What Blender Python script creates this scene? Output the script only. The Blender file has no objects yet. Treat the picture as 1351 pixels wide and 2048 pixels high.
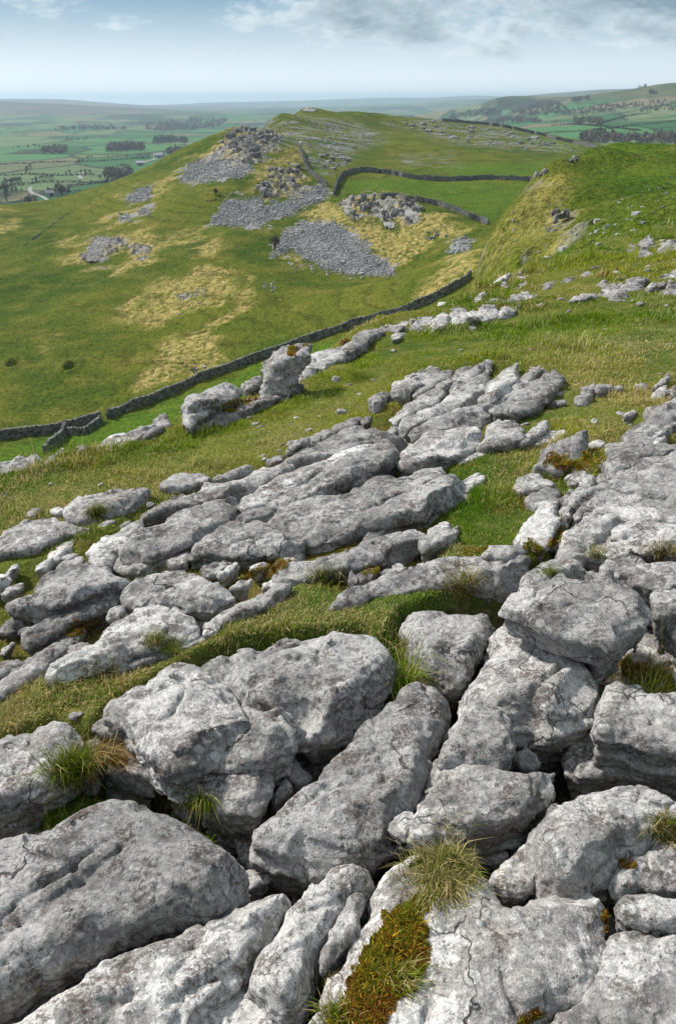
import bpy, math, random
import numpy as np
from math import radians, sin, cos, pi
random.seed(7)
RNG = np.random.default_rng(11)
SC = bpy.context.scene
COL = SC.collection

# ------------------------------------------------------------------ camera
PITCH = radians(27.35)
FPX = 28.0/36.0*2048.0
CP, SP = cos(PITCH), sin(PITCH)
cam_d = bpy.data.cameras.new('camera'); cam = bpy.data.objects.new('camera', cam_d); COL.objects.link(cam)
cam_d.sensor_fit = 'VERTICAL'; cam_d.sensor_height = 36.0; cam_d.lens = 28.0
cam_d.clip_start = 0.05; cam_d.clip_end = 90000.0
cam.location = (0, 0, 0); cam.rotation_euler = (pi/2-PITCH, 0, 0)
SC.camera = cam

def ray(px, py):
    """world direction of a photo pixel, scaled so that its forward (Y) part is 1"""
    px = np.asarray(px, float); py = np.asarray(py, float)
    v = 1024.0-py
    x = px-675.5; y = FPX*CP+v*SP; z = -FPX*SP+v*CP
    return x/y, z/y
def project(x, y, z):
    f = y*CP-z*SP; u = y*SP+z*CP
    f = np.where(f < 0.01, 0.01, f)
    return 675.5+FPX*x/f, 1024.0-FPX*u/f

# ------------------------------------------------------------------ noise
_T = RNG.random((32, 32, 32)).astype(np.float32)*2-1
def vnoise(x, y, z):
    x = np.asarray(x, np.float32); y = np.asarray(y, np.float32); z = np.asarray(z, np.float32)
    xi = np.floor(x); yi = np.floor(y); zi = np.floor(z)
    fx = x-xi; fy = y-yi; fz = z-zi
    fx = fx*fx*fx*(fx*(fx*6-15)+10); fy = fy*fy*fy*(fy*(fy*6-15)+10); fz = fz*fz*fz*(fz*(fz*6-15)+10)
    x0 = xi.astype(np.int64) & 31; y0 = yi.astype(np.int64) & 31; z0 = zi.astype(np.int64) & 31
    x1 = (x0+1) & 31; y1 = (y0+1) & 31; z1 = (z0+1) & 31
    T = _T
    a = T[x0, y0, z0]*(1-fx)+T[x1, y0, z0]*fx
    b = T[x0, y1, z0]*(1-fx)+T[x1, y1, z0]*fx
    c = T[x0, y0, z1]*(1-fx)+T[x1, y0, z1]*fx
    d = T[x0, y1, z1]*(1-fx)+T[x1, y1, z1]*fx
    return (a*(1-fy)+b*fy)*(1-fz)+(c*(1-fy)+d*fy)*fz
def fbm(x, y, z=0.0, oct=4, gain=0.5):
    x = np.asarray(x, np.float32); y = np.asarray(y, np.float32); z = np.asarray(z, np.float32)+np.zeros_like(x)
    s = 0; a = 1.0
    for k in range(oct):
        s = s+a*vnoise(x, y, z); a *= gain
        x, y, z = 1.9*(0.80*x-0.60*y)+3.1, 1.9*(0.60*x*0.8+0.80*y*0.8+0.6*z)+7.7, 1.9*(-0.36*x-0.48*y+0.8*z)+1.3
    return s
def sstep(a, b, x):
    t = np.clip((x-a)/(b-a), 0, 1); return t*t*(3-2*t)

# ------------------------------------------------------------------ 2D polygons
def chaikin(p, n=1):
    p = np.asarray(p, float)
    for _ in range(n):
        q = np.roll(p, -1, 0)
        p = np.stack([0.78*p+0.22*q, 0.22*p+0.78*q], 1).reshape(-1, 2)
    return p
def poly_sd(poly, X, Y):
    """signed distance to a polygon, negative inside"""
    poly = np.asarray(poly, float)
    X = np.asarray(X, np.float32); Y = np.asarray(Y, np.float32)
    d = np.full(X.shape, 1e18, np.float32); ins = np.zeros(X.shape, bool)
    n = len(poly)
    for i in range(n):
        ax, ay = poly[i]; bx, by = poly[(i+1) % n]
        ex, ey = bx-ax, by-ay; L = ex*ex+ey*ey+1e-12
        wx = X-ax; wy = Y-ay
        t = np.clip((wx*ex+wy*ey)/L, 0, 1)
        dx = wx-t*ex; dy = wy-t*ey
        np.minimum(d, dx*dx+dy*dy, out=d)
        if ay != by:
            c = ((ay > Y) != (by > Y)) & (X < (bx-ax)*(Y-ay)/(by-ay)+ax)
            ins ^= c
    d = np.sqrt(d)
    return np.where(ins, -d, d)

# ------------------------------------------------------------------ mesh helpers
def new_obj(name, V, F, mat=None, parent=None, smooth=True, loc=None):
    me = bpy.data.meshes.new(name)
    V = np.asarray(V, np.float32)
    if isinstance(F, (list, tuple)):
        groups = [np.asarray(f, np.int32) for f in F if len(f)]
    else:
        groups = [np.asarray(F, np.int32)]
    if loc is not None: V = V-np.asarray(loc, np.float32)
    me.vertices.add(len(V)); me.vertices.foreach_set('co', V.ravel())
    lt = np.concatenate([np.full(len(g), g.shape[1], np.int32) for g in groups])
    li = np.concatenate([g.ravel() for g in groups]).astype(np.int32)
    ls = np.concatenate([[0], np.cumsum(lt)[:-1]]).astype(np.int32)
    me.loops.add(len(li)); me.loops.foreach_set('vertex_index', li)
    me.polygons.add(len(lt)); me.polygons.foreach_set('loop_start', ls)
    me.polygons.foreach_set('use_smooth', np.full(len(lt), smooth, bool))
    me.update(calc_edges=True)
    if mat: me.materials.append(mat)
    o = bpy.data.objects.new(name, me); COL.objects.link(o)
    if loc is not None: o.location = loc
    if parent: o.parent = parent
    return o
def attr_color(o, name, C):
    a = o.data.attributes.new(name, 'FLOAT_COLOR', 'POINT')
    C = np.asarray(C, np.float32)
    if C.shape[1] == 3: C = np.concatenate([C, np.ones((len(C), 1), np.float32)], 1)
    a.data.foreach_set('color', C.ravel())
def tag(o, label, cat, group=None, kind=None):
    if label: o['label'] = label
    if cat: o['category'] = cat
    if group: o['group'] = group
    if kind: o['kind'] = kind
    return o
def empty(name, loc):
    o = bpy.data.objects.new(name, None); COL.objects.link(o); o.location = loc; return o

def surface_nets(f, org, dx):
    """iso surface f=0 (inside negative) of a regular grid"""
    s = f < 0
    c = s[:-1, :-1, :-1].astype(np.int8)
    for (i, j, k) in ((1,0,0),(0,1,0),(1,1,0),(0,0,1),(1,0,1),(0,1,1),(1,1,1)):
        c = c+s[i:s.shape[0]-1+i, j:s.shape[1]-1+j, k:s.shape[2]-1+k]
    act = (c > 0) & (c < 8)
    idx = np.argwhere(act)
    n = len(idx)
    ids = np.full(act.shape, -1, np.int32); ids[act] = np.arange(n)
    acc = np.zeros((n, 3), np.float32); cnt = np.zeros(n, np.float32)
    cor = [(0,0,0),(1,0,0),(0,1,0),(1,1,0),(0,0,1),(1,0,1),(0,1,1),(1,1,1)]
    val = [f[idx[:,0]+a, idx[:,1]+b, idx[:,2]+d] for a, b, d in cor]
    for a in range(8):
        for b in range(a+1, 8):
            da = [cor[b][k]-cor[a][k] for k in range(3)]
            if sum(abs(q) for q in da) != 1: continue
            m = (val[a] < 0) != (val[b] < 0)
            t = np.where(m, val[a]/(val[a]-val[b]+1e-20), 0)
            for k in range(3):
                acc[:, k] += np.where(m, cor[a][k]+t*da[k], 0)
            cnt += m
    V = (idx+acc/cnt[:, None])*np.asarray(dx)+np.asarray(org)
    Q = []
    for ax in range(3):
        sl0 = [slice(None)]*3; sl1 = [slice(None)]*3
        sl0[ax] = slice(0, -1); sl1[ax] = slice(1, None)
        A = s[tuple(sl0)]; B = s[tuple(sl1)]
        e = np.argwhere(A != B)
        o1, o2 = [(1, 2), (2, 0), (0, 1)][ax]
        ok = (e[:, o1] > 0) & (e[:, o2] > 0) & (e[:, o1] < s.shape[o1]-1) & (e[:, o2] < s.shape[o2]-1)
        e = e[ok]
        inn = A[e[:,0], e[:,1], e[:,2]]
        q = []
        for (u, v) in ((-1,-1),(0,-1),(0,0),(-1,0)):
            g = e.copy(); g[:, o1] += u; g[:, o2] += v
            q.append(ids[g[:,0], g[:,1], g[:,2]])
        q = np.stack(q, 1)
        q[~inn] = q[~inn][:, ::-1]
        Q.append(q)
    Q = np.concatenate(Q)
    Q = Q[(Q >= 0).all(1)]
    return V, Q

# ------------------------------------------------------------------ near ground level
PX, PY, P0 = 0.12, -0.09, -1.75
def P(x, y): return P0+PX*x+PY*y
def on_plane(px, py, h=0.0):
    a, b = ray(px, py)
    y = (P0+h)/(b-PX*a-PY)
    return np.stack([a*y, y, b*y], -1)

EDGE_PX = [(-700,1180),(-300,1010),(-60,950),(0,930),(90,912),(180,890),(260,868),(360,832),(450,800),(520,770),(600,718),(640,698),(720,655),(850,622),(930,598),(962,568),(1050,530),(1090,515),(1195,488),(1240,470),(1351,440),(1700,392)]
EDGE = on_plane(*np.array(EDGE_PX, float).T)[:, :2]
NEAR_POLY = np.concatenate([EDGE, [[60, 30], [60, -8], [-30, -8]]])

GRYKE = [(-300,1500),(0,1478),(100,1440),(180,1455),(240,1395),(400,1312),(560,1275),(720,1262),(782,1300),(772,1345),(835,1345),(806,1265),(806,1222),(900,1190),(1000,1165),(1050,1115),(1110,1105),(1130,1035),(1170,990),(1215,935),(1300,880),(1351,870),(1700,850),(1900,2400),(-500,2400)]
SLAB = [(-20,1150),(60,1130),(170,1100),(290,1015),(450,955),(640,875),(720,845),(790,820),(800,780),(880,735),(960,720),(1130,735),(1090,800),(960,840),(960,895),(900,930),(955,965),(900,1010),(900,1080),(860,1140),(1050,1100),(1000,1150),(700,1190),(600,1160),(500,1240),(430,1270),(240,1345),(100,1360),(0,1400),(-30,1300)]
def px_world(poly): return on_plane(*np.array(poly, float).T)[:, :2]
GRYKE_W = px_world(GRYKE); SLAB_W = px_world(SLAB)
# grassy bottoms inside the stony ground
TURF_IN = [[(60,1560),(150,1500),(235,1520),(240,1560),(150,1600),(60,1610)], [(285,1590),(350,1575),(430,1610),(420,1640),(340,1635)],
           [(1205,1310),(1260,1320),(1351,1350),(1351,1385),(1290,1362),(1210,1360)], [(770,1290),(800,1240),(830,1310),(800,1345),(775,1345)]]
TURF_W = [px_world(p) for p in TURF_IN]

def near_offset(x, y):
    g = poly_sd(GRYKE_W, x, y); s = poly_sd(SLAB_W, x, y)
    gm = sstep(0.05, -0.12, g); sm = sstep(0.08, -0.15, s)
    sc = 1.0
    off = -0.42*gm-0.075*sm*(1-gm)
    for t in TURF_W:
        tm = sstep(0.06, -0.04, poly_sd(t, x, y)); off = off*(1-tm)+(-0.20)*tm
    return off, gm, sm
def near_z(x, y):
    x = np.asarray(x, float); y = np.asarray(y, float)
    off, gm, sm = near_offset(x, y)
    d = poly_sd(NEAR_POLY, x, y)
    dd = np.maximum(d+0.25, 0)
    drop = 0.95*dd*dd/(dd+0.8)
    lump = fbm(x*0.35, y*0.35, 2.0, 3)*0.10*sstep(4, 9, y)+fbm(x*2.2, y*2.2, 5.0, 3)*0.022
    lump = lump+gm*fbm(x*7, y*7, 9.0, 3)*0.03
    return P(x, y)+off+lump-drop, gm, sm, d
def on_near(px, py):
    a, b = ray(px, py)
    y = np.geomspace(0.7, 60, 900)
    z = near_z(a*y, y)[0]
    k = np.argmax(b*y < z)
    return np.array([a*y[k], y[k], z[k]])

# ------------------------------------------------------------------ far heights from control points
class Field:
    def __init__(self, pts, c):
        pts = np.asarray(pts, float); self.xy = pts[:, :2]; self.c = c
        n = len(pts)
        D = np.sqrt(((self.xy[:, None]-self.xy[None])**2).sum(-1)+c*c)
        A = np.zeros((n+3, n+3)); A[:n, :n] = D-np.eye(n)*0.0; A[:n, n] = 1; A[:n, n+1:] = self.xy; A[n, :n] = 1; A[n+1:, :n] = self.xy.T
        self.w = np.linalg.solve(A, np.concatenate([pts[:, 2], [0, 0, 0]]))
    def __call__(self, x, y):
        x = np.asarray(x, float); y = np.asarray(y, float)
        n = len(self.xy); r = self.w[n]+self.w[n+1]*x+self.w[n+2]*y
        for k in range(n):
            r = r+self.w[k]*np.sqrt((x-self.xy[k, 0])**2+(y-self.xy[k, 1])**2+self.c**2)
        return r
def ctl(px, py, Y, dz=0.0):
    a, b = ray(px, py); return (float(a)*Y, Y, float(b)*Y+dz)

mid_pts = [ctl(*p) for p in [
    # valley bottom by the long wall
    (-250,930,85),(0,900,93),(0,875,100),(150,850,108),(220,832,112),(350,780,122),(500,722,133),(600,690,137),(700,655,140),(830,612,140),(930,567,140),
    # left side of the valley
    (-250,790,115),(0,790,120),(0,700,145),(0,600,185),(0,500,235),(0,440,285),(-200,600,180),(-200,450,270),(20,412,315),(70,425,310),
    (300,650,156),(300,550,190),(300,480,225),(300,420,262),(150,560,195),(150,480,240),(150,430,285),(450,600,165),(450,520,195),
    # skyline on the left, up to the summit and along the top
    (130,418,300),(250,393,290),(350,344,310),(440,275,345),(480,255,375),(560,228,450),(615,215,500),(640,220,500),(690,223,530),(760,229,560),(850,238,600),(930,247,630),(1000,253,640),(1060,264,640),(1120,277,620),(1200,297,580),
    # below the skyline
    (380,400,255),(500,470,218),(430,445,234),(500,420,243),(420,355,285),(500,350,266),(490,325,285),(545,290,322),(500,300,305),(520,262,375),
    (560,395,252),(580,330,290),(600,302,325),(650,378,265),(640,440,228),
    (650,540,190),(560,500,205),(650,470,214),(680,400,240),(680,372,275),(650,330,335),(660,300,380),(650,260,450),
    (785,546,184),(720,500,200),(800,470,210),(700,440,222),(770,452,217),(850,470,206),(720,402,234),(800,402,232),(870,415,226),(930,440,214),
    (800,375,275),(900,400,260),(800,352,315),(900,362,305),(1050,362,300),(800,300,400),(800,262,500),(950,445,214),(980,446,208),(950,500,168),(870,530,168),
    (950,320,380),(950,280,480),(1100,340,345),(1100,300,440),(1000,265,590)]]
mid_pts += [(-80,40,-34),(-30,40,-29),(0,40,-24),(40,40,-22),(90,40,-20),(-60,70,-40),(0,75,-36),(40,80,-32),(60,100,-29),(110,110,-29),(-120,70,-42),
            (80,60,-24),(130,160,-28),(160,250,-30),(230,350,-30),(300,450,-34),(250,250,-32)]
# beyond the skyline
for p, dy, dz in [((130,418,300),120,-28),((250,393,290),130,-30),((350,344,310),130,-38),((440,275,345),150,-45),((560,228,450),150,-30),((615,215,500),140,-22),((760,229,560),160,-24),((930,247,630),160,-24),((1060,264,640),160,-24),((1200,297,580),200,-20),((0,420,315),120,-30),((-200,420,300),120,-30)]:
    c = ctl(*p); mid_pts.append((c[0]*(1+dy/c[1]), c[1]+dy, c[2]+dz))
for (x, y, z) in [(-420,420,-95),(-250,520,-100),(-120,620,-95),(-30,720,-85),(-550,800,-130),(-250,900,-130),(60,900,-95),(200,950,-90),(420,800,-80),(-200,440,-72),(-110,500,-70)]:
    mid_pts.append((x, y, z))
MID = Field(mid_pts, 9.0)
def mid_z(x, y):
    z = MID(x, y)
    r = np.hypot(x, y)
    z = z+fbm(x*0.05, y*0.05, 1.0, 3)*0.55+fbm(x*0.32, y*0.32, 4.0, 3)*0.16
    return z

spur_pts = [ctl(*p) for p in [
    (1190,303,128),(1250,298,130),(1351,296,128),(1500,285,125),(1700,275,120),(1351,330,108),(1250,340,100),(1150,330,112),(1120,345,108),
    (1060,368,104),(1090,400,92),(1200,400,78),(1351,390,75),(1600,370,75),(1032,410,98),(1000,460,92),(1060,460,80),(1130,450,66),(1250,450,46),(1351,430,42),(1600,400,40),
    (960,520,88),(990,520,74),(1050,510,62),(1120,490,48),(945,560,84),(1000,550,62)]]
for (px, Y, z) in [(900,86,-29),(880,100,-33),(950,112,-30),(985,118,-28),(1010,125,-26),(1100,150,-26),(1190,165,-26),(1300,175,-26),(1450,180,-25),(1700,190,-25),(850,60,-27),(1000,40,-12),(1150,30,-9.5),(1300,26,-8.5),(1500,24,-7),(1800,24,-4),(1190,142,-12.5),(1250,145,-11),(1351,145,-11),(1500,145,-11),(930,60,-22),(900,40,-18),(1080,50,-10.3),(1060,118,-22)]:
    a, _ = ray(px, 500); spur_pts.append((float(a)*Y, Y, z))
SPUR = Field(spur_pts, 3.0)
def spur_z(x, y):
    return SPUR(x, y)+fbm(x*0.09, y*0.09, 3.0, 4)*0.5+fbm(x*0.6, y*0.6, 8.0, 3)*0.10

FLOOR = -80.0
far_pts = []
for Y in (300, 550, 800, 1150, 1600, 2200, 3000):
    for a in (-1.1, -0.75, -0.45, -0.25, -0.1, 0.05):
        far_pts.append((a*Y, Y, FLOOR+3*sin(a*9+Y*0.01)))
for Y in (400, 900):
    for a in (0.25, 0.5, 0.9): far_pts.append((a*Y, Y, FLOOR+18))
far_pts += [ctl(*p) for p in [
    (-300,245,3500),(0,245,3500),(200,240,3700),(350,238,3800),(550,236,4000),(700,233,4300),
    (-300,196,5600),(-100,200,5500),(0,204,5500),(100,207,5600),(200,212,5900),(290,216,6300),(0,226,4600),(150,226,4700),(-300,226,4500),
    (-60,200,9000),(40,197,9000),(120,198,9000),(200,204,9300),(300,211,9800),(350,210,12500),(400,206,12500),(480,203,12800),(530,206,12800),(590,201,13000),(660,203,13000),(720,198,13500),(800,195,14500),(850,197,14500),(900,193,15000),(960,191,14500),(1010,196,9000),(1060,192,8600),(1110,187,8200),(1180,181,7600),(1240,180,7300),(1400,176,7200),
    (450,222,6500),(600,218,7000),(800,214,7000),(900,210,7500),
    (1351,168,2600),(1450,160,2600),(1700,150,2600),(1320,171,2600),(1290,177,2650),(1250,182,2700),(1226,186,2750),(1180,192,2800),(1130,199,2900),(1080,207,3000),(1020,217,3100),(960,226,3200),(900,234,3300),
    (1351,232,1700),(1351,265,1250),(1500,260,1250),(1200,252,1500),(1250,215,2100),(1150,225,2300),(1100,262,1450),(1050,238,2500),(950,236,3200),(1000,262,1600),(1700,250,1250)]]
for (a, Y, z) in [(-1,4200,-80),(-0.6,7500,-70),(-0.4,7300,-75),(-0.25,7800,-70),(-0.1,9500,-75),(0.1,10500,-70),(0.3,11000,-60),(-0.4,11500,-60),(-0.2,11500,-60),(0.3,4200,-50),(0.45,4200,-40),(0.6,4000,-30),
                  (-0.6,17500,-190),(-0.4,17500,-190),(-0.2,17500,-190),(0,17500,-180),(0.2,17500,-180),(-.3,21000,-240),(0,21000,-240),(.3,21000,-240),(0.5,14000,-30),(0.9,9000,-30),(-0.9,9000,-30),(0.25,5500,-70),(0.12,4800,-72)]:
    far_pts.append((a*Y, Y, z))
for (px, Y, z) in [(1700,3500,20),(1500,3500,-10),(1351,3500,-25),(1250,3500,-40),(1150,3700,-50),(1050,3900,-60),(950,4100,-70)]:
    a, _ = ray(px, 300); far_pts.append((float(a)*Y, Y, z))
FAR = Field(far_pts, 80.0)
def far_z(x, y):
    return FAR(x, y)+fbm(x*0.0016, y*0.0016, 3.0, 4)*5.0*sstep(800, 2500, np.hypot(x, y))

def hit(px, py, fz, y0, y1, n=3000):
    a, b = ray(px, py); y = np.geomspace(y0, y1, n)
    m = b*y < fz(a*y, y)
    if not m.any(): return None
    k = int(np.argmax(m)); return np.array([float(a)*y[k], y[k], float(b)*y[k]])
# ------------------------------------------------------------------ materials
class NT:
    def __init__(self, name):
        self.m = bpy.data.materials.new(name); self.m.use_nodes = True
        self.t = self.m.node_tree; self.t.nodes.clear()
        self.out = self.t.nodes.new('ShaderNodeOutputMaterial')
    def n(self, typ, **kw):
        nd = self.t.nodes.new(typ)
        for k, v in kw.items():
            if k.startswith('i_'):
                key = k[2:]
                nd.inputs[int(key) if key.isdigit() else key.replace('_', ' ')].default_value = v
            else: setattr(nd, k, v)
        return nd
    def l(self, a, b): self.t.links.new(a, b); return b
    def pos(self):
        if not hasattr(self, '_p'): self._p = self.n('ShaderNodeNewGeometry')
        return self._p.outputs['Position']
    def noise(self, vec, scale, detail=4, rough=0.55, dist=0.0):
        nd = self.n('ShaderNodeTexNoise'); nd.inputs['Scale'].default_value = scale; nd.inputs['Detail'].default_value = detail
        nd.inputs['Roughness'].default_value = rough; nd.inputs['Distortion'].default_value = dist
        self.l(vec, nd.inputs['Vector']); return nd.outputs['Fac']
    def vor(self, vec, scale, feature='F1', out='Distance', rnd=1.0):
        nd = self.n('ShaderNodeTexVoronoi', feature=feature); nd.inputs['Scale'].default_value = scale
        nd.inputs['Randomness'].default_value = rnd
        self.l(vec, nd.inputs['Vector']); return nd.outputs[out]
    def ss(self, v, a, b):
        nd = self.n('ShaderNodeMapRange', interpolation_type='SMOOTHSTEP')
        nd.inputs['From Min'].default_value = a; nd.inputs['From Max'].default_value = b
        self.l(v, nd.inputs['Value']); return nd.outputs['Result']
    def math(self, op, a, b=None, clamp=False):
        nd = self.n('ShaderNodeMath', operation=op, use_clamp=clamp)
        for i, q in enumerate((a, b)):
            if q is None: continue
            if isinstance(q, (int, float)): nd.inputs[i].default_value = q
            else: self.l(q, nd.inputs[i])
        return nd.outputs[0]
    def mix(self, f, a, b, mode='MIX'):
        nd = self.n('ShaderNodeMix', data_type='RGBA', blend_type=mode, clamp_factor=True)
        for key, q in ((0, f), (6, a), (7, b)):
            if isinstance(q, (int, float)): nd.inputs[key].default_value = q
            elif isinstance(q, tuple): nd.inputs[key].default_value = (*q, 1)
            else: self.l(q, nd.inputs[key])
        return nd.outputs[2]
    def vec(self, v, scale):
        nd = self.n('ShaderNodeVectorMath', operation='MULTIPLY'); nd.inputs[1].default_value = scale
        self.l(v, nd.inputs[0]); return nd.outputs[0]
    def add(self, v, w):
        nd = self.n('ShaderNodeVectorMath', operation='ADD'); self.l(v, nd.inputs[0]); self.l(w, nd.inputs[1]); return nd.outputs[0]
    def attr(self, name, out='Color'):
        return self.n('ShaderNodeAttribute', attribute_name=name).outputs[out]
    def sep(self, c):
        nd = self.n('ShaderNodeSeparateColor'); self.l(c, nd.inputs[0]); return nd.outputs
    def bump(self, h, strength, dist, prev=None):
        nd = self.n('ShaderNodeBump'); nd.inputs['Strength'].default_value = strength; nd.inputs['Distance'].default_value = dist
        self.l(h, nd.inputs['Height'])
        if prev is not None: self.l(prev, nd.inputs['Normal'])
        return nd.outputs[0]
    def done(self, col, rough=0.9, normal=None, spec=0.25):
        b = self.n('ShaderNodeBsdfPrincipled'); b.inputs['Roughness'].default_value = rough
        b.inputs['Specular IOR Level'].default_value = spec
        if isinstance(col, tuple): b.inputs['Base Color'].default_value = (*col, 1)
        else: self.l(col, b.inputs['Base Color'])
        if normal is not None: self.l(normal, b.inputs['Normal'])
        self.l(b.outputs[0], self.out.inputs['Surface']); return self.m

def limestone(name, k=1.0, dark=0.0):
    """k scales the pattern up for rocks that lie farther off"""
    N = NT(name); p = N.vec(N.pos(), (k, k, k))
    rnd = N.n('ShaderNodeObjectInfo').outputs['Random']
    big = N.noise(p, 2.6, 5, 0.6); mid = N.noise(p, 9, 6, 0.66); fine = N.noise(p, 55, 5, 0.72); grain = N.noise(p, 190, 3, 0.7)
    c = N.mix(N.ss(mid, .30, .72), (.20, .194, .190), (.49, .478, .465))
    c = N.mix(N.math('MULTIPLY', N.ss(big, .40, .66), .55), c, (.50, .488, .475))
    c = N.mix(N.math('MULTIPLY', N.ss(N.noise(N.vec(p, (1.3, .7, 2.1)), 3.1, 6, .7), .52, .70), .34), c, (.31, .275, .25))
    # pale lichen crusts, thicker on some blocks than on others, and mostly on the tops where they grow
    nzv = N.n('ShaderNodeSeparateXYZ'); N.l(N._p.outputs['True Normal'], nzv.inputs[0]); up = N.ss(nzv.outputs[2], -.1, .65)
    cover = N.math('ADD', .50, N.math('MULTIPLY', rnd, .50)); cover2 = N.math('MULTIPLY', cover, N.math('ADD', .45, N.math('MULTIPLY', up, .55)))
    w = N.noise(p, 16, 6, .7, .6)
    lich = N.ss(N.math('ADD', N.math('MULTIPLY', N.noise(p, 3.4, 3, .5), .58), N.math('MULTIPLY', w, .42)), .508, .524)
    lich2 = N.ss(N.noise(p, 30, 5, .72), .545, .59)
    c = N.mix(N.math('MULTIPLY', N.math('MULTIPLY', lich, .78), cover2), c, (.76, .755, .745))
    c = N.mix(N.math('MULTIPLY', N.math('MULTIPLY', lich2, .5), cover2), c, (.70, .695, .685))
    # black and brown lichen blotches
    bl = N.math('ADD', N.math('MULTIPLY', N.noise(N.add(p, N.n('ShaderNodeCombineXYZ', i_0=5.0, i_1=3.0).outputs[0]), 6.0, 3, .5), .45), N.math('MULTIPLY', N.noise(p, 48, 6, .75, .3), .55))
    c = N.mix(N.math('MULTIPLY', N.math('MULTIPLY', N.ss(bl, .545, .560), .86), N.math('SUBTRACT', 1.25, cover)), c, (.055, .047, .046))
    br = N.math('ADD', N.math('MULTIPLY', N.noise(N.add(p, N.n('ShaderNodeCombineXYZ', i_0=9.0, i_2=4.0).outputs[0]), 8.5, 3, .5), .42), N.math('MULTIPLY', N.noise(p, 62, 5, .75), .58))
    c = N.mix(N.math('MULTIPLY', N.ss(br, .545, .575), .72), c, (.115, .082, .066))
    spots = N.math('MULTIPLY', N.ss(N.vor(p, 44), .17, .09), N.ss(N.noise(p, 5.5, 2), .48, .60))
    c = N.mix(N.math('MULTIPLY', spots, .85), c, (.07, .055, .05))
    rc = N.vor(p, 13, 'F1', 'Distance'); rr = N.math('ADD', rc, N.math('MULTIPLY', N.noise(p, 60, 4, .7), .10))
    ros = N.math('MULTIPLY', N.math('MULTIPLY', N.ss(rr, .33, .29), N.ss(N.vor(p, 13, 'F1', 'Color'), .62, .66)), cover2)
    c = N.mix(N.math('MULTIPLY', ros, .60), c, (.66, .67, .66))
    ring = N.math('MULTIPLY', N.math('MULTIPLY', N.ss(rr, .29, .33), N.ss(rr, .39, .35)), N.ss(N.vor(p, 13, 'F1', 'Color'), .62, .66))
    c = N.mix(N.math('MULTIPLY', ring, .45), c, (.16, .145, .135))
    wq = N.n('ShaderNodeTexNoise'); wq.inputs['Scale'].default_value = 5; wq.inputs['Detail'].default_value = 4; N.l(p, wq.inputs['Vector'])
    ce = N.vor(N.add(N.vec(p, (1, 1, 1.6)), N.vec(wq.outputs['Color'], (.35, .35, .35))), 2.6, 'DISTANCE_TO_EDGE')
    crk = N.math('MULTIPLY', N.ss(ce, .012, .003), N.ss(N.noise(p, 2.1, 2), .50, .60))
    c = N.mix(N.math('MULTIPLY', crk, .85), c, (.05, .045, .042))
    yel = N.math('MULTIPLY', N.ss(N.vor(p, 17), .17, .10), N.ss(N.noise(p, 1.7, 2), .60, .66))
    c = N.mix(N.math('MULTIPLY', yel, .8), c, (.42, .27, .05))
    c = N.mix(N.math('MULTIPLY', N.ss(fine, .60, .36), .75), c, N.mix(1.0, c, (.48, .47, .475), 'MULTIPLY'))
    c = N.mix(N.math('MULTIPLY', N.ss(grain, .60, .38), .60), c, N.mix(1.0, c, (.55, .54, .55), 'MULTIPLY'))
    c = N.mix(1.0, c, N.mix(rnd, (.80-dark, .785-dark, .775-dark), (1.12-dark, 1.09-dark, 1.06-dark)), 'MULTIPLY')
    h = N.math('ADD', N.math('MULTIPLY', mid, .55), N.math('MULTIPLY', fine, .55))
    pits = N.ss(N.vor(N.vec(p, (1, 1, 1.5)), 60), .0, .5)
    h = N.math('ADD', h, N.math('MULTIPLY', pits, .12)); h = N.math('ADD', h, N.math('MULTIPLY', grain, .30))
    h = N.math('ADD', h, N.math('MULTIPLY', lich, .05))
    h = N.math('ADD', h, N.math('MULTIPLY', N.noise(N.vec(p, (4, 4, 26)), 2.0, 4, .65), .55))
    h = N.math('SUBTRACT', h, N.math('MULTIPLY', crk, .9))
    return N.done(c, .92, N.bump(h, .62, .026/k), .18)
M_LIME = limestone('limestone')
M_LIME_MID = limestone('weathered_limestone', .62)
M_LIME_FAR = limestone('distant_limestone', .30)
M_CRAG = limestone('crag_limestone', .16, .24)

# ------------------------------------------------------------------ rocks
def narrow_noise(f, X, Y, Z, band, comps):
    m = np.abs(f) < band
    x, y, z = X[m], Y[m], Z[m]
    d = np.zeros(len(x), np.float32)
    for (sx, sy, sz, amp, octv, off) in comps:
        q = fbm(x*sx+off, y*sy+off*1.7, z*sz+off*.6, octv)
        d += amp*q if amp > 0 else -amp*(np.abs(q)-.25)           # negative: solution scallops with sharp ridges between them
    f[m] += d
    return f

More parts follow.
